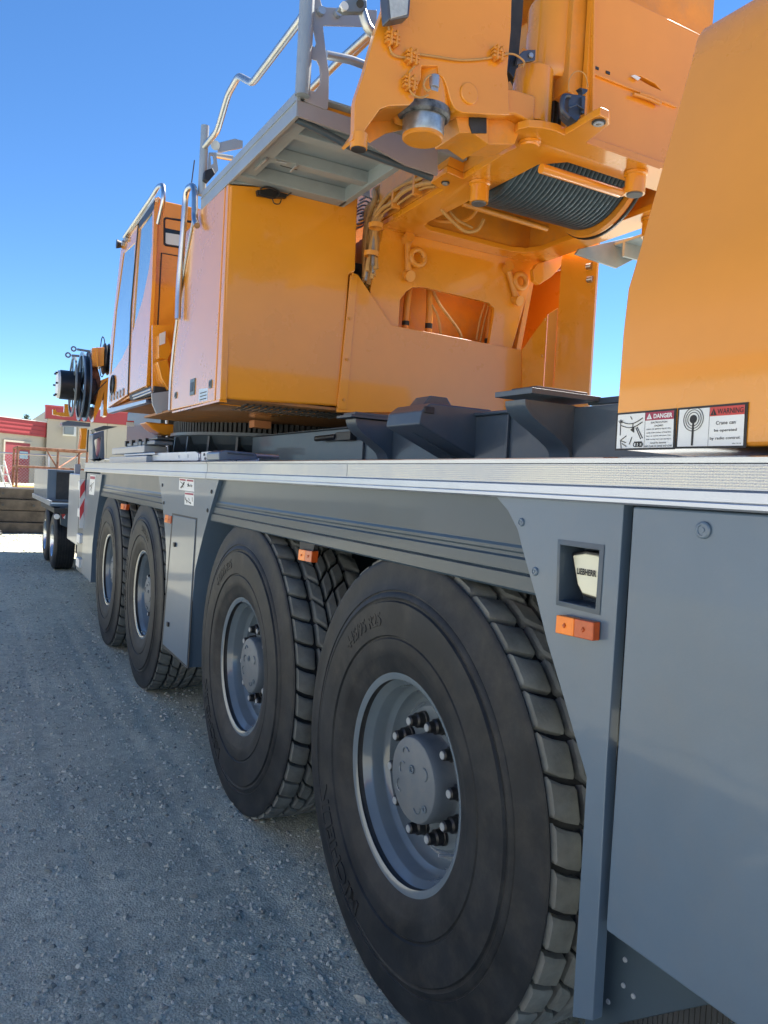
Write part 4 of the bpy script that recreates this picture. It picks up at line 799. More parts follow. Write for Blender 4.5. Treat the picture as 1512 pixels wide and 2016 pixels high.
lv = build(MB().prism(bt, (0, .03, 0)), 'rail_latch_arm', mat('slate_latch', (.22, .25, .26), .45, metal=.3), CR, bevel=.004)
build(MB().tube(fillet([(1.459,3.13,3.713), (1.488,3.13,3.653), (1.522,3.13,3.629), (1.573,3.13,3.623)], .04), .022, 12), 'latch_tube', GALV, CR)
build(MB().cyl([(1.432,3.09,3.711)][0], [(1.436,3.1,3.718)][0], .016, n=16), 'latch_hole', DARK, CR)
c = [(1.361,3.09,3.679)][0]; build(MB().cyl(c, (c[0], c[1]+.02, c[2]), .018, n=16), 'latch_pin', WHITE, CR)
# spotlight
sp = [(1.374,2.72,3.574), (1.395,2.72,3.454), (1.465,2.72,3.493), (1.469,2.72,3.607)]
sl_ = build(MB().prism([(1.366,2.722,3.58), (1.387,2.722,3.445), (1.476,2.722,3.488), (1.481,2.722,3.62)], (0, .06, 0)), 'work_light', mat('slate_bracket', (.10, .11, .13)), CR, bevel=.008)
build(MB().prism(sp, (0, .01, 0)), 'light_glass', mat('frosted_lens', (.42, .47, .47), .15, coat=1, var=.15, vs=60, bump=.5, bs=120), sl_, bevel=.002)
hose([(1.405,2.79,3.622), (1.415,2.79,3.527), (1.425,2.79,3.451)], .004, TAN, 'cable')
# cable bundle on the cabinet rear face
kb = MB(); c = [(1.521,4.36,3.31)][0]
kb.prism([(1.432,4.36,3.31), (1.504,4.36,3.333), (1.573,4.36,3.331), (1.617,4.36,3.329), (1.612,4.36,3.307), (1.538,4.36,3.293), (1.439,4.36,3.283)], (0, .03, 0))
kb.tube(smooth([(1.446,4.35,3.316), (1.482,4.35,3.336), (1.532,4.35,3.336), (1.564,4.35,3.32), (1.534,4.35,3.284), (1.485,4.35,3.279), (1.448,4.35,3.288), (1.447,4.35,3.31)]), .005, 6)
kb.tube(smooth([(1.522,4.35,3.281), (1.536,4.35,3.255), (1.567,4.35,3.259), (1.578,4.35,3.288)]), .004, 6)
kb.tube(smooth([(1.615,4.37,3.32), (1.68,4.37,3.376), (1.735,4.37,3.424), (1.872,4.37,3.447), (2.011,4.37,3.463), (2.059,4.37,3.462)]), .005, 6)
for q in [(1.738,4.37,3.425), (1.872,4.37,3.447), (2.011,4.37,3.463)]: kb.lathe([(-.01,.012),(-.01,.0001)], q, ax='Y', n=8); kb.lathe([(.0,.012),(-.01,.012)], q, ax='Y', n=8)
build(kb, 'plug_bundle', BLACK, CR, bevel=.003)
# grab tube on the cabinet front
build(MB().tube(fillet([(1.25,5.366,2.711), (1.25,5.382,2.947), (1.25,5.316,3.339), (1.25,5.303,3.564), (1.25,5.063,3.522), (1.25,5.034,3.289), (1.25,4.963,3.231)], .10, 8), .020, 14), 'grab_tube', CHROME, CR)
build(MB().tube([(1.9,7.759,4.747), (1.9,7.837,4.54)], .006, 5), 'antenna', BLACK, CR)
# ---- operator cab
XC = 1.28
cab_side = [(1.285,6.494,2.364), (1.285,6.48,3.857), (1.285,7.875,3.88), (1.285,7.995,3.812), (1.285,8.376,2.995), (1.285,8.387,2.309)]
cb = MB().prism([Vector(p)+Vector((.03, 0, 0)) for p in cab_side], (.92, 0, 0)); cab = build(cb, 'cab', ORANGE, CR, bevel=.015, seg=3)
def cpart(mb, name, m, bevel=.003, **k): return build(mb, name, m, cab, bevel=bevel, **k)
cpart(MB().prism([(1.285,7.285,2.357), (1.285,8.385,2.303), (1.285,8.376,2.995), (1.285,7.995,3.812), (1.285,7.872,3.87), (1.285,7.175,3.838), (1.285,7.324,3.153)], (.03, 0, 0), holes=[[(1.285,7.843,3.747), (1.285,7.271,3.702), (1.285,7.27,3.333), (1.285,7.354,2.821), (1.285,7.678,2.726), (1.285,8.314,2.633), (1.285,8.142,3.258)]]), 'front_side_panel', ORANGE)
cpart(MB().prism([(1.275,6.444,2.359), (1.275,7.205,2.354), (1.275,7.242,3.137), (1.275,7.085,3.816), (1.275,6.445,3.824), (1.275,6.4,3.156)], (.03, 0, 0), holes=[[(1.275,7.038,3.755), (1.275,6.518,3.769), (1.275,6.468,3.481), (1.275,6.547,3.308), (1.275,6.747,3.108), (1.275,7.149,2.885), (1.275,7.092,3.295)]]), 'cab_door', ORANGE)
cpart(MB().prism([(1.292,7.863,3.777), (1.292,7.28,3.732), (1.292,7.288,3.247), (1.292,7.404,2.81), (1.292,7.717,2.718), (1.292,8.417,2.618), (1.292,8.187,3.267)], (.006, 0, 0)), 'side_window', GLASSD, 0)
cpart(MB().prism([(1.284,7.14,3.801), (1.284,6.54,3.805), (1.284,6.483,3.486), (1.284,6.571,3.307), (1.284,6.771,3.105), (1.284,7.253,2.87), (1.284,7.167,3.312)], (.006, 0, 0)), 'door_window', GLASSD, 0)
cpart(MB().tube([(1.272,7.069,3.815), (1.272,7.235,3.126), (1.272,7.21,2.345)], .007, 6), 'door_seal', BLACK, 0)
cpart(MB().prism([(1.274,7.071,3.825), (1.274,6.441,3.831), (1.274,6.445,3.76), (1.274,7.035,3.763)], (.004, 0, 0)), 'door_track', BLACK, 0)
cpart(MB().prism([(1.27,8.349,2.289), (1.27,8.272,2.239), (1.27,6.408,2.218), (1.27,6.415,2.246), (1.27,7.179,2.262)], (.05, 0, 0)), 'silver_sill', ALU)
cpart(MB().prism([(1.278,6.447,3.858), (1.278,7.837,3.888), (1.278,7.884,3.862), (1.278,6.459,3.825)], (.03, 0, 0)), 'roof_rail', GALV)
cpart(MB().tube(fillet([(1.27,7.734,3.87), (1.27,6.508,3.882), (1.27,6.29,3.895), (1.27,6.105,3.845), (1.27,6.08,3.72), (1.27,6.227,3.588)], .08), .018, 12), 'roof_grab_tube', CHROME, 0)
cpart(MB().lathe([(0,.10),(-.012,.098),(-.015,.085),(.0,.08),(.002,.001)], [(1.28,8.1,2.511)][0], n=28), 'speaker_vent', BLACK, 0)
t = MB()
for i, s_ in enumerate([(1.279,8.215,2.394), (1.279,8.036,2.395), (1.279,7.862,2.392), (1.279,7.697,2.393), (1.279,7.538,2.395)]): t.lathe([(0,.04),(-.004,.04),(-.004,.02),(0,.02)], s_, n=12)
cpart(t, 'relief_lettering', TRAILER, 0)
for a in [(1.26,7.799,3.828), (1.26,7.641,3.826)]: cpart(MB().cyl((a[0], a[1], a[2]), (a[0]+.1, a[1], a[2]), .025, n=12), 'roof_bracket', ZINC, 0)
cpart(MB().lathe([(0,.03),(-.05,.045),(-.05,.001)], [(1.29,7.98,3.859)][0], n=12), 'mirror_lamp', BLACK, 0)
YC = 6.49
cpart(MB().prism([(1.284,6.485,2.351), (1.286,6.485,3.859), (1.313,6.485,3.881), (1.363,6.485,3.847), (1.388,6.485,3.837), (1.428,6.485,3.85), (1.478,6.485,3.844), (1.678,6.485,3.859), (1.75,6.485,2.326)], (0, .03, 0), holes=[[(1.361,6.485,3.717), (1.376,6.485,3.733), (1.661,6.485,3.751), (1.673,6.485,3.512), (1.387,6.485,3.503), (1.37,6.485,3.516)]]), 'cab_rear_wall', ORANGE)
cpart(MB().prism([(1.359,6.475,3.714), (1.374,6.475,3.729), (1.659,6.475,3.748), (1.67,6.475,3.509), (1.384,6.475,3.5), (1.368,6.475,3.513)], (0, .012, 0), holes=[[(1.373,6.475,3.705), (1.383,6.475,3.715), (1.643,6.475,3.728), (1.652,6.475,3.527), (1.392,6.475,3.517), (1.381,6.475,3.528)]]), 'window_seal', BLACK)
cpart(MB().prism([(1.368,6.482,3.718), (1.653,6.482,3.736), (1.663,6.482,3.522), (1.377,6.482,3.516)], (0, .006, 0)), 'rear_window', GLASST, 0)
cpart(MB().prism([(1.381,6.479,3.606), (1.653,6.479,3.619), (1.658,6.479,3.525), (1.385,6.479,3.517)], (0, .002, 0)), 'window_glare', mat('pale_glare', (.62, .70, .68), .5), 0)  # pale plate painted in for the bright lower half of the pane
cpart(MB().prism([(1.351,6.478,3.441), (1.695,6.478,3.444), (1.738,6.478,2.535), (1.346,6.478,2.563)], (0, .004, 0), holes=[[(1.36,6.478,3.435), (1.687,6.478,3.434), (1.729,6.478,2.543), (1.355,6.478,2.572)]]), 'hatch_seam', DARK, 0)
cpart(MB().box(1.33, 2.2, 6.5, 8.3, 2.27, 2.31), 'cab_floor', mat('shade_brown_belly_plate', (.36, .15, .035)))  # underside shade put into the colour here too
# door sill, drawer under the cab, white step plate
build(MB().prism([(1.3,7.318,2.352), (1.3,6.608,2.364), (1.3,6.256,2.341), (1.3,6.262,2.282), (1.3,6.59,2.279), (1.3,7.257,2.302)], (.5, 0, 0)), 'step_tray', DARK, CR)
build(MB().tube([(1.29,7.067,2.323), (1.29,6.316,2.321)], .010, 8).tube([(1.29,7.015,2.297), (1.29,6.274,2.298)], .010, 8), 'tray_rail', ALU, CR)
build(MB().prism([(1.217,5.95,2.252), (1.35,5.95,2.282), (1.353,5.95,2.137), (1.26,5.95,2.102), (1.227,5.95,2.174)], (0, .02, 0)), 'step_plate', TRAILER, CR, bevel=.003)
# angled orange duct beside the cab door
du = MB().prism([(1.302,6.2,2.729), (1.354,6.2,2.776), (1.416,6.2,2.626), (1.38,6.2,2.551), (1.31,6.2,2.554)], (0, .12, 0)); du.prism([(1.303,6.2,2.525), (1.38,6.2,2.558), (1.417,6.2,2.428), (1.399,6.2,2.315), (1.34,6.2,2.4)], (0, .12, 0))
dd = build(du, 'air_duct', ORANGE, CR, bevel=.006); build(MB().prism([(1.307,6.19,2.74), (1.353,6.19,2.766), (1.353,6.19,2.672), (1.311,6.19,2.651)], (0, .003, 0)), 'warning_sticker', WHITE, dd)
build(MB().prism([(1.273,6.3,2.819), (1.45,6.3,2.845), (1.445,6.3,2.32), (1.295,6.3,2.304)], (0, .03, 0)), 'duct_backing', ORANGE, CR)
# superstructure floor (turntable frame)
build(MB().box(1.95, 3.75, 4.8, 9.0, 2.143, 2.30), 'turntable_frame', ORANGE2, CR, bevel=.01)
build(MB().box(3.56, 3.98, 5.25, 7.0, 2.14, 3.40), 'right_cabinet', ORANGE2, CR, bevel=.01)
build(MB().box(3.95, 3.975, 4.46, 5.24, 2.1, 3.37).box(3.56, 3.975, 4.46, 5.24, 3.375, 3.40), 'right_side_wall', ORANGE, CR, bevel=.003)
build(MB().prism([(3.408,4.3,3.202), (3.44,4.3,3.246), (3.647,4.3,3.341), (3.682,4.3,3.315), (3.632,4.3,3.242), (3.568,4.3,3.178), (3.469,4.3,3.108), (3.422,4.3,3.128)], (0, .04, 0)), 'hinge_lug', ORANGE, CR, bevel=.004)
# grey outrigger catwalk on the far side, seen under the frame
cw = MB(); cw.prism([(3.424,3.9,3.215), (3.452,3.9,3.253), (3.99,3.9,3.452), (4.021,3.9,3.431), (3.971,3.9,3.295), (3.792,3.9,3.191)], (0, .02, 0))
cw.box(3.75, 4.35, 3.1, 3.9, 3.33, 3.35)
build(cw, 'right_catwalk', PLATG, CR, bevel=.004)
for y in (3.2, 3.5, 3.8): build(MB().box(3.75, 4.35, y, y+.02, 3.24, 3.33), 'catwalk_rib', PLATG, CR)
# boom
bo = MB().prism([(2.42, 3.4, 3.9), (3.36, 3.4, 3.9), (3.36, 3.4, 4.6), (2.42, 3.4, 4.6)], (0, .2, 0))
bm_ = MB(); bm_.ring([[(2.45, 3.6, 3.7), (3.33, 3.6, 3.7), (3.33, 3.6, 4.55), (2.45, 3.6, 4.55)], [(2.45, 7, 3.3), (3.33, 7, 3.3), (3.33, 7, 4.05), (2.45, 7, 4.05)], [(2.50, 13.2, 2.75), (3.28, 13.2, 2.75), (3.28, 13.2, 3.4), (2.50, 13.2, 3.4)]])
build(bm_, 'boom', ORANGE, CR, bevel=.03)
# ------------------------------------------------------------------ counterweight block (near right)
cwp = [(1.285, 1.762), (1.28, 1.77), (1.283, 2.02), (1.290, 2.12), (1.313, 2.196), (1.385, 2.46), (1.44, 2.66), (1.455, 2.72), (1.47, 2.745), (1.50, 2.76), (4.3, 2.76), (4.5, 2.2), (4.5, 1.762)]
cwb = MB().prism([(x, 1.29, z) for x, z in cwp], (0, -2.7, 0)); cwt = build(cwb, 'counterweight', ORANGE, CR, bevel=.014, seg=4, ang=25)
YV = Vector((0, -1, 0))   # text runs towards -Y (left to right seen from -X)
def plaque(name, q, lab=None):
    o_ = build(MB().prism(q, (.001, 0, 0)), name, INK, CR, label=lab); Q = [Vector(p) for p in q]
    def at(u, v): return Q[0].lerp(Q[1], u).lerp(Q[3].lerp(Q[2], u), v)
    return o_, at, (Q[1]-Q[0]).length, (Q[3]-Q[0]).length
def quad(mb, at, u0, u1, v0, v1, dx, k=0): mb.add([at(u, v)+Vector((dx, 0, 0)) for u, v in ((u0, v0), (u1, v0), (u1, v1), (u0, v1))], [(0,1,2,3)], k)
XL = 1.2785
q = [(1.278,1.287,1.842), (1.278,1.122,1.843), (1.278,1.119,1.759), (1.278,1.286,1.759)]
o_, at, ww, hh = plaque('danger_plate', q)
mb = MB(); quad(mb, at, .03, .97, .05, .95, -.0008); build(mb, 'plate_face', WHITE, o_)
mb = MB(); quad(mb, at, .51, .97, .05, .255, -.0012); build(mb, 'heading_bar', MAROON, o_)
mb = MB(); e = Vector((-.0016, 0, 0)); rv = at(1, .1)-at(0, .1)
mb.add([at(.535, .225)+e, at(.58, .075)+e, at(.625, .225)+e], [(0,1,2)]); text(mb, 'DANGER', at(.80, .155)+e, rv, (0,0,1), hh*.115, ww*.30, bold=.03); build(mb, 'heading_text', WHITE, o_)
mb = MB(); mb.add([at(.575, .2)+e*1.3, at(.58, .11)+e*1.3, at(.585, .2)+e*1.3], [(0,1,2)])
quad(mb, at, .508, .513, .05, .95, -.0014)
for i, (s_, w_) in enumerate((('ELECTROCUTION', .26), ('HAZARD', .14), ('DEATH OR SERIOUS INJURY WILL', .40), ('result from contact of load line,', .40), ('boom or machine with power lines.', .40), ('Refer to load chart and operators', .40), ('manual for distances.', .26), ('KEEP CLEAR OF CRANE AND LOAD', .44))):
    text(mb, s_, at(.74, .315+.085*i)+e, rv, (0,0,1), hh*.045, ww*w_, bold=.01)
for pts in (((.09, .18), (.09, .6)), ((.05, .22), (.13, .22)), ((.06, .26), (.12, .26)), ((.10, .72), (.12, .95)), ((.12, .75), (.20, .80)), ((.13, .82), (.21, .90)), ((.10, .74), (.20, .62)), ((.36, .42), (.45, .72)), ((.38, .40), (.48, .70)), ((.30, .66), (.26, .85)), ((.31, .30), (.30, .45)), ((.26, .12), (.29, .2))):
    a, b = at(*pts[0])+e, at(*pts[1])+e; mb.bar(a, b, .0006, .0018)
for k in range(2): mb.tube([at(.10+.37*t, .24+.10*math.sin(math.pi*t)-.06*t+.10*k)+e for t in [i/8 for i in range(9)]], .0011, 4)
mb.lathe([(0,.008),(-.0005,.0001)], at(.31, .47)+e, n=3)
for u in (.36, .40, .44, .46): mb.lathe([(0,.0055),(-.0005,.0055),(-.0005,.004),(0,.004)], at(u, .86)+e, n=10)
quad(mb, at, .34, .47, .78, .82, -.0015); build(mb, 'pictogram', INK, o_)
q = [(1.278,1.118,1.843), (1.278,0.957,1.844), (1.278,0.955,1.759), (1.278,1.118,1.76)]
o_, at, ww, hh = plaque('warning_plate', q)
mb = MB(); quad(mb, at, .03, .965, .05, .95, -.0008); build(mb, 'plate_face', WHITE, o_)
mb = MB(); quad(mb, at, .49, .965, .05, .26, -.0012); build(mb, 'heading_bar', REDP, o_)
mb = MB(); e = Vector((-.0016, 0, 0)); rv = at(1, .1)-at(0, .1)
mb.add([at(.50, .24)+e, at(.545, .075)+e, at(.59, .24)+e], [(0,1,2)]); text(mb, 'WARNING', at(.775, .16)+e, rv, (0,0,1), hh*.125, ww*.355, bold=.015)
for s_, v, w_ in (('Crane can', .42, .27), ('be operated', .60, .31), ('by radio control.', .78, .42)): text(mb, s_, at(.72, v)+e, rv, (0,0,1), hh*.085, ww*w_, bold=.008)
quad(mb, at, .485, .489, .05, .95, -.0014); mb.bar(at(.255, .30)+e, at(.255, .93)+e, .0006, .0045)
c = at(.255, .30)+e; mb.lathe([(0,.0085),(-.0006,.0085),(-.0006,.0002)], c, n=24)
for r in (.0135, .0185, .0235): mb.lathe([(0,r+.0006),(-.0005,r+.0006),(-.0005,r-.0006),(0,r-.0006)], c, n=40)
text(mb, '9986 735 08', at(.88, .90)+e, rv, (0,0,1), hh*.025, ww*.12); build(mb, 'print', INK, o_)
mb = MB(); mb.add([at(.54, .22)+e*1.4, at(.545, .12)+e*1.4, at(.55, .22)+e*1.4], [(0,1,2)]); build(mb, 'exclamation_mark', REDP, o_)
# ------------------------------------------------------------------ things stowed on the deck
def at_deck(y0, y1, x0, x1, z0, z1): return MB().box(x0, x1, y0, y1, z0, z1)
ldr = thing('ladder', (1.42, 5.6, 1.742), 'white slotted aluminium ladder lying on the crane deck beneath the orange cabinet', 'ladder')
for x in (1.36, 1.60):
    l = MB().prism([(1.36,6.508,1.823), (1.36,5.178,1.817), (1.36,5.099,1.806), (1.36,5.091,1.759), (1.36,5.141,1.756), (1.36,6.495,1.761)] if x == 1.36 else [(x, b, c) for a, b, c in [(1.36,6.508,1.823), (1.36,5.178,1.817), (1.36,5.099,1.806), (1.36,5.091,1.759), (1.36,5.141,1.756), (1.36,6.495,1.761)]], (.02, 0, 0),
        holes=[[(x, y, z) for y, z in ((yy_, 1.775), (yy_+.025, 1.775), (yy_+.025, 1.80), (yy_, 1.80))] for yy_ in (4.8, 5.05, 5.35, 5.6)])
    build(l, 'side_rail', mat('white_alu', (.66, .69, .72), .35, metal=.3), ldr, bevel=.002)
for i in range(5): build(MB().cyl((1.38, 4.85+.3*i, 1.785), (1.60, 4.85+.3*i, 1.785), .012, n=10), 'rung', ALU, ldr)
ld2 = thing('ladder', (1.42, 4.45, 1.742), 'short bolted white ladder section on the deck, nearest the camera', 'ladder')
l = MB().prism([(1.36,5.026,1.811), (1.36,4.638,1.815), (1.36,4.628,1.757), (1.36,5.016,1.755)], (.02, 0, 0)); build(l, 'side_rail', mat('white_alu', (.66, .69, .72)), ld2, bevel=.002)
l = MB().prism([(1.60, b, c) for a, b, c in [(1.36,5.026,1.811), (1.36,4.638,1.815), (1.36,4.628,1.757), (1.36,5.016,1.755)]], (.02, 0, 0)); build(l, 'side_rail', mat('white_alu', (.66, .69, .72)), ld2, bevel=.002)
for i, y in enumerate((4.25, 4.4)): build(MB().cyl((1.38, y, 1.79), (1.60, y, 1.79), .012, n=10), 'rung', ALU, ld2)
mb = MB()
for c in [(1.357,4.939,1.794), (1.357,4.823,1.796), (1.357,4.711,1.798), (1.357,4.911,1.768)]: mb.lathe([(0,.010),(-.004,.008),(-.004,.0005)], c, n=8)
build(mb, 'bolt', DARK, ld2)
bx1 = thing('storage_box', (1.65, 4.1, 1.742), 'low grey metal storage box on the crane deck behind the ladders', 'box')
build(MB().prism([(1.22,4.15,1.79), (1.262,4.15,1.804), (1.433,4.15,1.799), (1.45,4.15,1.763), (1.222,4.15,1.746)], (0, .25, 0)), 'box_body', GREY, bx1, bevel=.01)
build(MB().prism([(1.265,4.14,1.793), (1.415,4.14,1.792), (1.416,4.14,1.784), (1.266,4.14,1.785)], (0, .02, 0)), 'box_lid', CHASSIS, bx1, bevel=.003)
pads = thing('outrigger_pad_stack', (1.55, 7.6, 1.742), 'stack of grey outrigger pads and rails stowed on the front deck', 'pads')
for i, (x0, x1, y0, y1, z0, z1, m_) in enumerate(((1.31, 1.50, 6.5, 8.3, 1.742, 1.80, TRAILER), (1.33, 1.52, 6.7, 8.3, 1.83, 1.89, TRAILER), (1.33, 1.5, 6.3, 7.6, 1.805, 1.825, ALU), (1.35, 1.50, 6.4, 7.6, 1.895, 1.925, GREY), (1.34, 1.44, 6.9, 7.0, 1.802, 1.93, CHASSIS), (1.36, 1.5, 6.35, 6.7, 1.935, 1.95, CHASSIS))):
    build(MB().box(x0, x1, y0, y1, z0, z1), 'pad', m_, pads, bevel=.006)
for y in (6.7, 7.0, 7.3, 7.6): build(MB().box(1.34, 1.37, y, y+.06, 1.90, 1.95), 'rail_clip', BLACK, pads)
# things between chassis and cab floor: front box, tubes
build(MB().box(1.75, 3.9, 8.05, 8.35, 1.742, 2.24), 'front_bulkhead', CHASSIS, CR, bevel=.01)
for x in (1.82, 2.05, 2.12): build(MB().tube([(x, 7.95, 1.80), (x-.03, 7.95, 2.2)], .018, 8), 'strut', ALU, CR)
build(MB().tube([(1.62, 7.6, 1.99), (2.25, 7.7, 1.96)], .03, 10), 'roller', BLACK, CR)
sk = build(MB().prism([(1.399,7.95,2.162), (1.471,7.95,2.164), (1.474,7.95,2.109), (1.401,7.95,2.108)], (0, .004, 0)), 'warning_sticker', WHITE, CR)
build(MB().prism([(1.398,7.945,2.162), (1.47,7.945,2.164), (1.471,7.945,2.151), (1.398,7.945,2.15)], (0, .003, 0)), 'heading_bar', REDP, sk)
pg = MB().prism([(1.465,7.4,2.132), (1.769,7.4,2.13), (1.75,7.4,2.023), (1.622,7.4,2.027), (1.537,7.4,2.068)], (0, .3, 0)); build(pg, 'orange_fairing', ORANGE, CR, bevel=.02)
fw_ = MB().prism([(1.315,9.6,2.077), (1.442,9.6,2.134), (1.462,9.6,1.791), (1.327,9.6,1.782)], (0, .3, 0), holes=[[(1.34,9.6,2.013), (1.411,9.6,2.055), (1.406,9.6,1.906), (1.388,9.6,1.798), (1.364,9.6,1.844)]]); build(fw_, 'front_cab_frame', GREY, CR, bevel=.01)
build(MB().prism([(1.246,9,2.106), (1.35,9,2.154), (1.495,9,2.155), (1.274,9,2.081)], (0, .3, 0)), 'front_shelf', CHASSIS, CR)
# ------------------------------------------------------------------ boom head and reel ahead of the cab
def fpart(mb, name, m, bevel=0, par=CR, **k): return build(mb, name, m, par, bevel=bevel, **k)
fpart(MB().prism([(1.746,13.2,3.603), (1.937,13.2,3.644), (1.941,13.2,3.345), (1.758,13.2,3.307)], (0, .9, 0)), 'boom_head', ORANGE, .01)
fpart(MB().prism([(1.808,13.15,3.613), (1.83,13.15,3.616), (1.843,13.15,3.312), (1.82,13.15,3.309)], (0, .05, 0)), 'head_rib', ORANGE)
cR = [(1.998,13.3,3.478)][0]
shv = fpart(MB().lathe([(-.05,.06),(-.05,.24),(-.03,.26),(0,.22),(.03,.26),(.05,.24),(.05,.06)], (cR[0], 13.4, cR[2]), n=36), 'rope_sheave', BLACK)
fpart(MB().prism([(1.808,13.4,3.335), (1.87,13.4,3.342), (1.924,13.4,3.16), (1.923,13.4,2.789), (1.845,13.4,2.781), (1.784,13.4,3.144)], (0, .4, 0)), 'head_bracket', RUST)
fpart(MB().prism([(1.926,13.3,3.126), (2.033,13.3,3.187), (2.028,13.3,2.546), (1.973,13.3,2.557), (1.972,13.3,2.951), (1.928,13.3,2.7), (1.829,13.3,2.446), (1.835,13.3,2.691)], (0, .3, 0)), 'head_bracket', ORANGE)
RC = [(1.688,13.45,3.015)][0]; RRd = .56
def reelpart(x, rr, m, name='reel_flange'):
    mb = MB().lathe([(-.012,rr-.06),(-.012,rr),(.012,rr),(.012,rr-.06),(-.012,rr-.06)], (x, 13.6, RC[2]), n=56)
    for i in range(6):
        a = math.pi*i/3+.3; mb.bar((x, 13.6+.1*math.cos(a), RC[2]+.1*math.sin(a)), (x, 13.6+(rr-.03)*math.cos(a), RC[2]+(rr-.03)*math.sin(a)), .03, .02, upv=(1,0,0))
    return fpart(mb, name, m)
xr = RC[0]
reelpart(xr-.16, .50, mat('slate_latch', (.22, .25, .26))); reelpart(xr-.04, RRd, GREY); reelpart(xr+.05, RRd, GREY)
fpart(MB().lathe([(-.03,.30),(-.03,.50),(.04,.50),(.04,.30)], (xr, 13.6, RC[2]), n=48), 'reel_cable', BLACK)
q0 = [(1.488,13.3,2.956)][0]
mo = fpart(MB().lathe([(-.16,.0001),(-.16,.235),(.14,.235),(.14,.001)], (q0[0], 13.6, RC[2]), n=40), 'reel_motor', BLACK, .01)
fpart(MB().lathe([(-.20,.0001),(-.20,.22),(-.161,.225)], (q0[0], 13.6, RC[2]), n=40), 'reel_motor_cover', WHITE, .004, mo)
for a in range(0, 360, 60): fpart(MB().cyl((q0[0]-.235, 13.6+.2*math.cos(R(a)), RC[2]+.2*math.sin(R(a))), (q0[0]-.2, 13.6+.2*math.cos(R(a)), RC[2]+.2*math.sin(R(a))), .015, n=8), 'cover_bolt', BLACK, 0, mo)
gm = fpart(MB().lathe([(.0,.26),(.10,.25),(.16,.18),(.3,.14),(.3,.001)], (xr+.06, 13.6, RC[2]-.02), n=20), 'reel_gearbox', mat('oily_steel', (.06, .045, .04), .6, var=.5, vs=15), .005)
for s_, e_ in (([(1.487,13.3,3.566), (1.739,13.3,3.558)], 0), ([(1.387,13.1,3.432), (1.551,13.1,3.437)], 0)):
    a, b = Vector(s_[0]), Vector(s_[1]); mb = MB().bar(a+Vector((.05,0,0)), b, .02, .035); mb.lathe([(-.01,.045),(.01,.045),(.01,.022),(-.01,.022),(-.01,.045)], a, ax='Y', n=18); fpart(mb, 'pendant_link', GREY)
fpart(MB().prism([(1.711,13.5,3.564), (1.764,13.5,3.603), (1.755,13.5,3.232), (1.718,13.5,3.187)], (0, .05, 0)), 'reel_mast', GREY)
fpart(MB().prism([(1.39,13.6,2.405), (1.481,13.6,2.446), (1.824,13.6,2.435), (1.827,13.6,2.377), (1.685,13.6,2.373), (1.392,13.6,2.356)], (0, .3, 0)), 'reel_shelf', GREY, .005)
fpart(MB().prism([(1.642,13.3,2.324), (1.741,13.3,2.332), (1.731,13.3,1.997), (1.632,13.3,1.99), (1.655,13.3,2.187)], (0, .2, 0)), 'boom_foot', ORANGE, .005)
for i in range(4): fpart(MB().tube(smooth([Vector(p)+Vector((.035*i, 0, 0)) for p in [(1.744,13.2,2.304), (1.741,13.2,2.191), (1.738,13.2,2.069), (1.743,13.2,1.948)]]), .012, 6), 'hose', WHITE if i % 2 else BLACK)
for pts in ([(1.875,13.2,3.636), (1.886,13.2,3.759), (1.907,13.2,3.802), (1.933,13.2,3.733), (1.937,13.2,3.636)], [(1.873,13.2,3.321), (1.893,13.2,3.194), (1.918,13.2,3.164), (1.938,13.2,3.223), (1.942,13.2,3.329)], [(1.786,13,2.866), (1.872,13,2.979), (1.96,13,3.085)]):
    fpart(MB().tube(smooth(pts), .008, 6), 'loop_hose', BLACK)
fpart(MB().prism([(1.301,14.2,2.647), (1.348,14.2,2.651), (1.366,14.2,2.602), (1.477,14.2,2.612), (1.48,14.2,2.758), (1.576,14.2,2.759), (1.584,14.2,2.553), (1.48,14.2,2.544), (1.304,14.2,2.562)], (0, .1, 0)), 'jib_bracket', ORANGE)
fpart(MB().prism([(1.767,13.6,2.688), (1.876,13.6,2.715), (1.912,13.6,2.618), (1.839,13.6,2.461), (1.77,13.6,2.605)], (0, .1, 0)), 'guard_plate', mat('beam_rose_grey', (.36, .33, .33)))
# light grey upright (front corner of the carrier)
# ------------------------------------------------------------------ dolly trailer
DT = thing('boom_dolly', (2.4, 14.5, 0), 'grey twin-axle boom dolly trailer parked ahead of the crane', 'trailer')
def dp(mb, name, m, bevel=.006, par=None, **k): return build(mb, name, m, par or DT, bevel=bevel, **k)
dp(MB().box(1.26, 2.4, 14.2, 16.9, 1.10, 1.64), 'body', GREY, .01)
dp(MB().prism([(1.40, 14.19, 1.14), (2.4, 14.19, 1.14), (2.4, 14.19, 1.60), (1.40, 14.19, 1.60)], (0, .005, 0)), 'rear_opening', DARK, 0)
dp(MB().box(1.24, 1.28, 13.5, 17.0, 1.06, 1.14), 'side_rail', TRAILER)
dp(MB().box(1.25, 2.6, 13.45, 14.3, 1.05, 1.09), 'bed', GREY)
dp(MB().prism([(1.391,13.4,1.048), (1.574,13.4,1.038), (1.592,13.4,0.751), (1.541,13.4,0.709), (1.409,13.4,0.763)], (0, .05, 0)), 'rear_bumper', CHASSIS)
dp(MB().lathe([(0,.04),(-.02,.035),(-.02,.0005)], [(1.483,13.39,0.994)][0], ax='Y', n=16), 'amber_lamp', mat('yellow_lens', (.7, .45, .05), .3), 0)
dp(MB().lathe([(0,.045),(-.02,.04),(-.02,.0005)], [(1.346,13.35,0.895)][0], ax='Y', n=16), 'reversing_lamp', WHITE, 0)
dp(MB().prism([(1.416,13.385,0.935), (1.469,13.385,0.937), (1.471,13.385,0.888), (1.442,13.385,0.855)], (0, .01, 0)), 'red_reflector', REDP, 0)
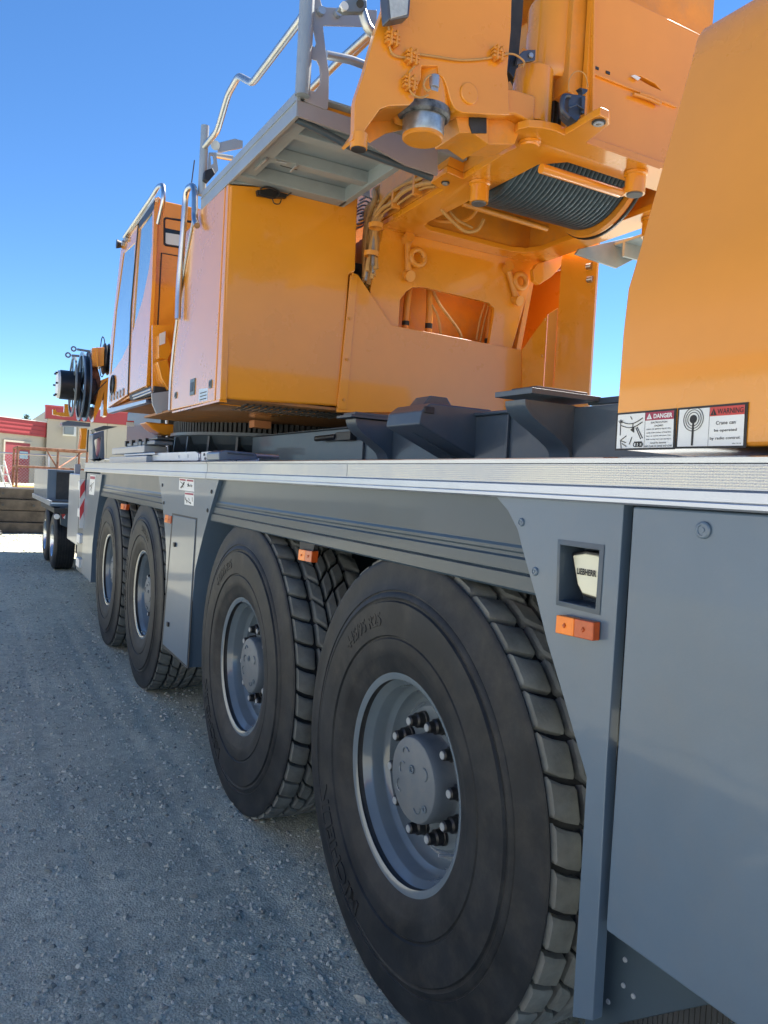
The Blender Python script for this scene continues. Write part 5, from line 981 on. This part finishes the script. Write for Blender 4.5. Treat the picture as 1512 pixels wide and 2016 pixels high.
dp(MB().prism([(1.441,13.384,0.879), (1.477,13.384,0.921), (1.472,13.384,0.856)], (0, .01, 0)), 'white_reflector', WHITE, 0)
dp(MB().tube(smooth([(1.66, 13.7, 1.1), (1.66, 13.7, 1.38), (1.70, 13.7, 1.42), (1.74, 13.7, 1.38), (1.74, 13.7, 1.1)]), .02, 8), 'lashing_hoop', ALU, 0)
def dwheel(y, x=1.34, r=.47):
    o = (x, y, r); prof = [(.03,r*.56),(.0,r*.66),(-.005,r*.82),(.01,r*.94),(.03,r*.985)]
    tr = []
    for i in range(6): u = .035+i*.042; tr += [(u, r), (u+.034, r), (u+.034, r-.015), (u+.042, r-.015)]
    tr[-1] = (.29, r); tr += [(.31, r*.97), (.32, r*.8), (.29, r*.56)]
    w_ = build(MB().lathe([(.02,r*.555),(.0,r*.57),(.02,r*.53),(.10,r*.45),(.14,r*.4),(.14,.001)], o, n=36), 'wheel', mat('polished_rim', (.6, .63, .66), .25, metal=.9), DT, ang=30)
    build(MB().lathe(prof+tr, o, n=48), 'tyre', [RUBBER], w_, ang=35)
    build(MB().lathe([(.14,.11),(.06,.10),(.05,.08),(.05,.001)], o, n=20), 'hub', ALU, w_); return w_
dwheel(13.9); dwheel(15.15); dwheel(13.9, 3.1); dwheel(15.15, 3.1)
dp(MB().box(1.3, 3.6, 13.35, 15.7, .95, 1.03), 'fender_deck', DARK)
dp(MB().box(1.72, 2.2, 13.3, 13.5, .30, .42), 'step', GREY); dp(MB().box(1.66, 1.70, 13.4, 13.5, .30, 1.0), 'step_bracket', DARK)
# ------------------------------------------------------------------ timber wall
TW = thing('timber_retaining_wall', (0, 21.4, 0), 'weathered stacked timber retaining wall at the yard edge', 'wall')
rnd = random.Random(8)
for k, (z0, z1) in enumerate(((0, .27), (.28, .56), (.57, .84), (.85, 1.11))):
    x = -9.0
    while x < 4:
        L_ = 3.6+rnd.random()*1.6; yo = rnd.uniform(-.025, .025)
        build(MB().box(x, x+L_-.012, 21.3+yo+.03*k, 21.55+yo+.03*k, z0+.004, z1), 'timber', WOOD, TW, bevel=.012); x += L_
for x in (.1, .9, 1.6): 
    for z in (.98, .7): build(MB().cyl((x, 21.26, z), (x, 21.32, z), .03, n=8), 'spike', DARK, TW)
tag(build(MB().box(-60, 30, 21.6, 34, -.02, 1.02), 'raised_yard', GM), kind='structure')
build(MB().box(-9, 4, 21.58, 21.9, 1.11, 1.13), 'cap_board', mat('pale_board', (.42, .41, .38), .8), TW)
hc = thing('hose_coil', (.45, 20.6, 0), 'black coiled hose on the gravel before the timber wall', 'hose')
mb = MB(); rnd = random.Random(5)
for i in range(6): r = .32-.02*i; mb.tube([(.45+r*1.3*math.cos(t)+rnd.uniform(-.01, .01), 20.7+r*.6*math.sin(t), .04+.055*i) for t in [2*math.pi*j/24 for j in range(25)]], .028, 6)
build(mb, 'coil', BLACK, hc)
# ------------------------------------------------------------------ chain-link fence
FN = thing('chain_link_fence', (1, 24, 1.02), 'galvanised chain-link fence before the cream building', 'fence')
yF = 24.0; z0, z1 = 1.02, 2.02
for x in (-2.0, .45, 2.15, 3.9): build(MB().cyl((x, yF, z0), (x, yF, z1+.05), .03, n=8), 'post', ALU, FN)
build(MB().cyl((-4, yF, z1), (5, yF, z1), .02, n=8), 'top_rail', ALU, FN)
wr = MB(); sx = .085; x = -1.5
while x < 4.6:
    for d in (1, -1):
        xa, xb, za, zb = x, x+d*(z1-z0), z0, z1
        wr.bar((xa, yF+.004*d, za), (xb, yF+.004*d, zb), .006, .006)
    x += sx
o_ = build(wr, 'wire_mesh', ALU, FN); o_['kind'] = 'stuff'
# ------------------------------------------------------------------ rusty work basket
RB = thing('rusty_man_basket', (1.9, 22.4, 1.02), 'rusty steel man basket with worn yellow floor standing above the timber wall', 'basket')
bA = [(1.22,21.9,2.158), (2.889,21.9,2.224), (2.932,21.9,1.135), (1.259,21.9,1.059)]; x0, x1 = bA[0][0], bA[1][0]
zt, zm, zb_ = bA[0][2], [(1.249,21.9,1.668)][0][2], [(1.267,21.9,1.15)][0][2]
yb0, yb1 = 21.9, 23.5
def rb(a, b, r=.028): build(MB().tube([a, b], r, 8), 'rail', RUST, RB)
for z in (zt, zm):
    rb((x0, yb0, z), (x1, yb0, z)); rb((x0, yb1, z), (x1, yb1, z)); rb((x0, yb0, z), (x0, yb1, z)); rb((x1, yb0, z), (x1, yb1, z))
xm = [(2.173,21.9,1.697)][0][0]
for x, y in ((x0, yb0), (x1, yb0), (x0, yb1), (x1, yb1), (xm, yb0)): build(MB().tube([(x, y, zb_), (x, y, zt)], .03, 8), 'upright', RUST, RB)
rb((xm-.3, yb0, zt), (xm, yb0, zm), .02); rb((xm, yb0, zm), (xm+.8, yb1, zt), .02)
build(MB().box(x0-.03, x1+.03, yb0-.03, yb1+.03, zb_-.16, zb_), 'floor_frame', YELR, RB, bevel=.01)
for i in range(9): build(MB().box(x0+i*.2, x0+i*.2+.04, yb0-.05, yb0-.03, zb_-.15, zb_-.02), 'floor_stud', RUST, RB)
LS = thing('timber_blocking', (1.4, 22.8, 1.02), 'timber blocking carrying the rusty man basket', 'timber')
for x in (x0+.15, x1-.4): build(MB().box(x, x+.25, 22.0, 23.4, 1.025, max(zb_-.162, 1.06)), 'block', WOOD, LS, bevel=.01)
# ------------------------------------------------------------------ buildings
BL = thing('low_building', (-1, 32, 1.0), 'low cream building with a red fascia and red door', 'building')
# its front wall recedes to the right
A = Vector((-6.0, 28.6, 1.0)); B = Vector((3.4, 36.5, 1.0)); dv = (B-A).normalized(); nv = Vector((dv.y, -dv.x, 0))
def wallq(a, b, z0, z1, off, th, mb=None):
    mb = mb or MB(); p, q = A+dv*a+nv*off, A+dv*b+nv*off; mb.prism([(p.x, p.y, z0), (q.x, q.y, z0), (q.x, q.y, z1), (p.x, p.y, z1)], -nv*th); return mb
LN = (B-A).length
build(wallq(0, LN, 1.0, 2.98, 0, .3), 'wall', STUCCO, BL)
k = [(1.407,38.299,3)] ; ztop = 3.62
build(wallq(-.3, LN, 2.98, 3.60, .12, .5), 'fascia', REDROOF, BL)
for i in range(3): build(wallq(-.3, LN, 3.05+.17*i, 3.07+.17*i, .14, .02), 'fascia_rib', mat('dark_red_rib', (.25, .03, .035), .5), BL)
build(wallq(-.3, LN, 3.60, 3.63, .16, .5), 'roof_edge', mat('white_trim', (.7, .68, .65), .5), BL)
Dq = [(1.434,34.851,2.666), (2.405,35.668,2.592), (2.432,35.691,0.81), (1.5,34.907,0.828)]; ua = (Vector(Dq[0])-A).dot(dv); ub_ = (Vector(Dq[1])-A).dot(dv)
dr_ = build(wallq(ua, ub_, 1.0, Dq[0][2]-.02, .05, .05), 'door', REDDOOR, BL)
build(wallq(ua-.08, ub_+.08, Dq[0][2]-.02, Dq[0][2]+.06, .08, .08), 'door_frame', STUCCO, BL)
build(wallq(ua-.08, ua-.002, 1.0, Dq[0][2]-.021, .08, .08), 'door_frame', STUCCO, BL)
build(wallq(ub_+.002, ub_+.08, 1.0, Dq[0][2]-.021, .08, .08), 'door_frame', STUCCO, BL)
build(wallq((ua+ub_)/2+.1, ub_-.1, 2.0, 2.3, .07, .015), 'door_window', GLASSD, dr_)
BT = thing('tall_building', (6, 37, 1.0), 'taller cream panel-clad building with a bright red parapet', 'building')
YB = 36.0; bq = [(3.095,36,4.287), (3.114,36,3.772), (6.585,36,3.721)]; xa = bq[0][0]; zt2 = bq[0][2]; zb2 = bq[1][2]
pw = 1.22; x = xa; i = 0
while x < xa+13:
    build(MB().box(x+.006, x+pw-.006, YB, YB+.1, 1.0, zb2), 'wall_panel', STUCCO, BT, bevel=.01); x += pw
build(MB().box(xa+.05, x, YB+.11, YB+9, 1.0, zt2-.1), 'core', STUCCO, BT)
build(MB().box(xa-.08, x, YB-.12, YB+.3, zb2+.002, zt2), 'parapet', REDROOF, BT)
build(MB().box(xa-.10, x, YB-.14, YB+.32, zt2+.001, zt2+.06), 'parapet_cap', mat('light_red_cap', (.5, .10, .10), .5), BT)
aq = [(3.756,35.9,3.521), (4.081,35.9,3.505), (4.092,35.9,3.223), (3.766,35.9,3.24)]; c = aq[0]
ac = build(MB().box(c[0], c[0]+.38, 35.7, 35.95, c[2]-.36, c[2]), 'air_conditioner', mat('slate_latch', (.22, .25, .26)), BT); build(MB().box(c[0]-.03, c[0]+.5, 35.96, 35.995, c[2]-.42, c[2]+.06), 'unit_frame', WHITE, BT)
# tree tips behind the low building
TR = thing('distant_tree', (4.2, 60, 0), 'dark tree top showing above the red roof', 'tree')
tp = [(3.818,60,5.065), (3.836,60,4.569)][0]
build(MB().tube([(tp[0], 60, 0), (tp[0], 60, tp[2]-.6)], [.25, .06], 8), 'trunk', WOOD, TR)
lf = MB(); rg_ = random.Random(11)
for i in range(900):
    h = rg_.random(); r = (1-h)*1.3+.08; a = rg_.random()*6.28; rr = r*math.sqrt(rg_.random()); c = Vector((tp[0]+rr*math.cos(a), 60+rr*math.sin(a), tp[2]-3.0+3.2*h))
    d = Vector((rg_.uniform(-1, 1), rg_.uniform(-1, 1), rg_.uniform(-.5, 1))).normalized(); e = d.orthogonal().normalized(); s = .10
    lf.add([c, c+d*s+e*s*.4, c+d*s*2, c+d*s-e*s*.4], [(0,1,2,3)])
build(lf, 'crown', mat('dark_foliage', (.04, .07, .03), .8, var=.4), TR)
# white gate brace standing left of the door
GB = thing('white_ladder', (.6, 22.5, 1.02), 'white ladder leaning at the left edge before the red door', 'ladder')
for dx in (0, .28): build(MB().tube([(0.801,22.5,1.81), (1.017,22.5,1.057)] if dx == 0 else [(p[0]+dx*.5, p[1], p[2]) for p in [(0.801,22.5,1.81), (1.017,22.5,1.057)]], .02, 6), 'stile', WHITE, GB)
for t in (.2, .5, .8):
    a, b = [Vector(p) for p in [(0.801,22.5,1.81), (1.017,22.5,1.057)]]; c = a.lerp(b, t); build(MB().tube([c, c+Vector((.14, 0, 0))], .015, 6), 'rung', WHITE, GB)
# added workshop, unseen left of the frame, put there to bounce sunlight onto the shaded flank
NB_ = thing('bounce_building', (-8.5, 4, 0), 'pale metal-clad workshop added out of view left of the crane to bounce sunlight', 'building')
for i in range(20):
    y = -12+1.5*i; build(MB().box(-8.6, -8.5, y+.006, y+1.494, 0, 4.4), 'wall_panel', mat('pale_bounce_cladding', (.40, .42, .44), .6, var=.04), NB_, bevel=.01)  # panels of the added, unseen bounce building
build(MB().box(-17, -8.62, -11.8, 17.8, 0, 4.3), 'core', STUCCO, NB_); build(MB().box(-17.2, -8.4, -12.1, 18.1, 4.41, 4.75), 'bounce_roof_fascia', REDROOF, NB_)
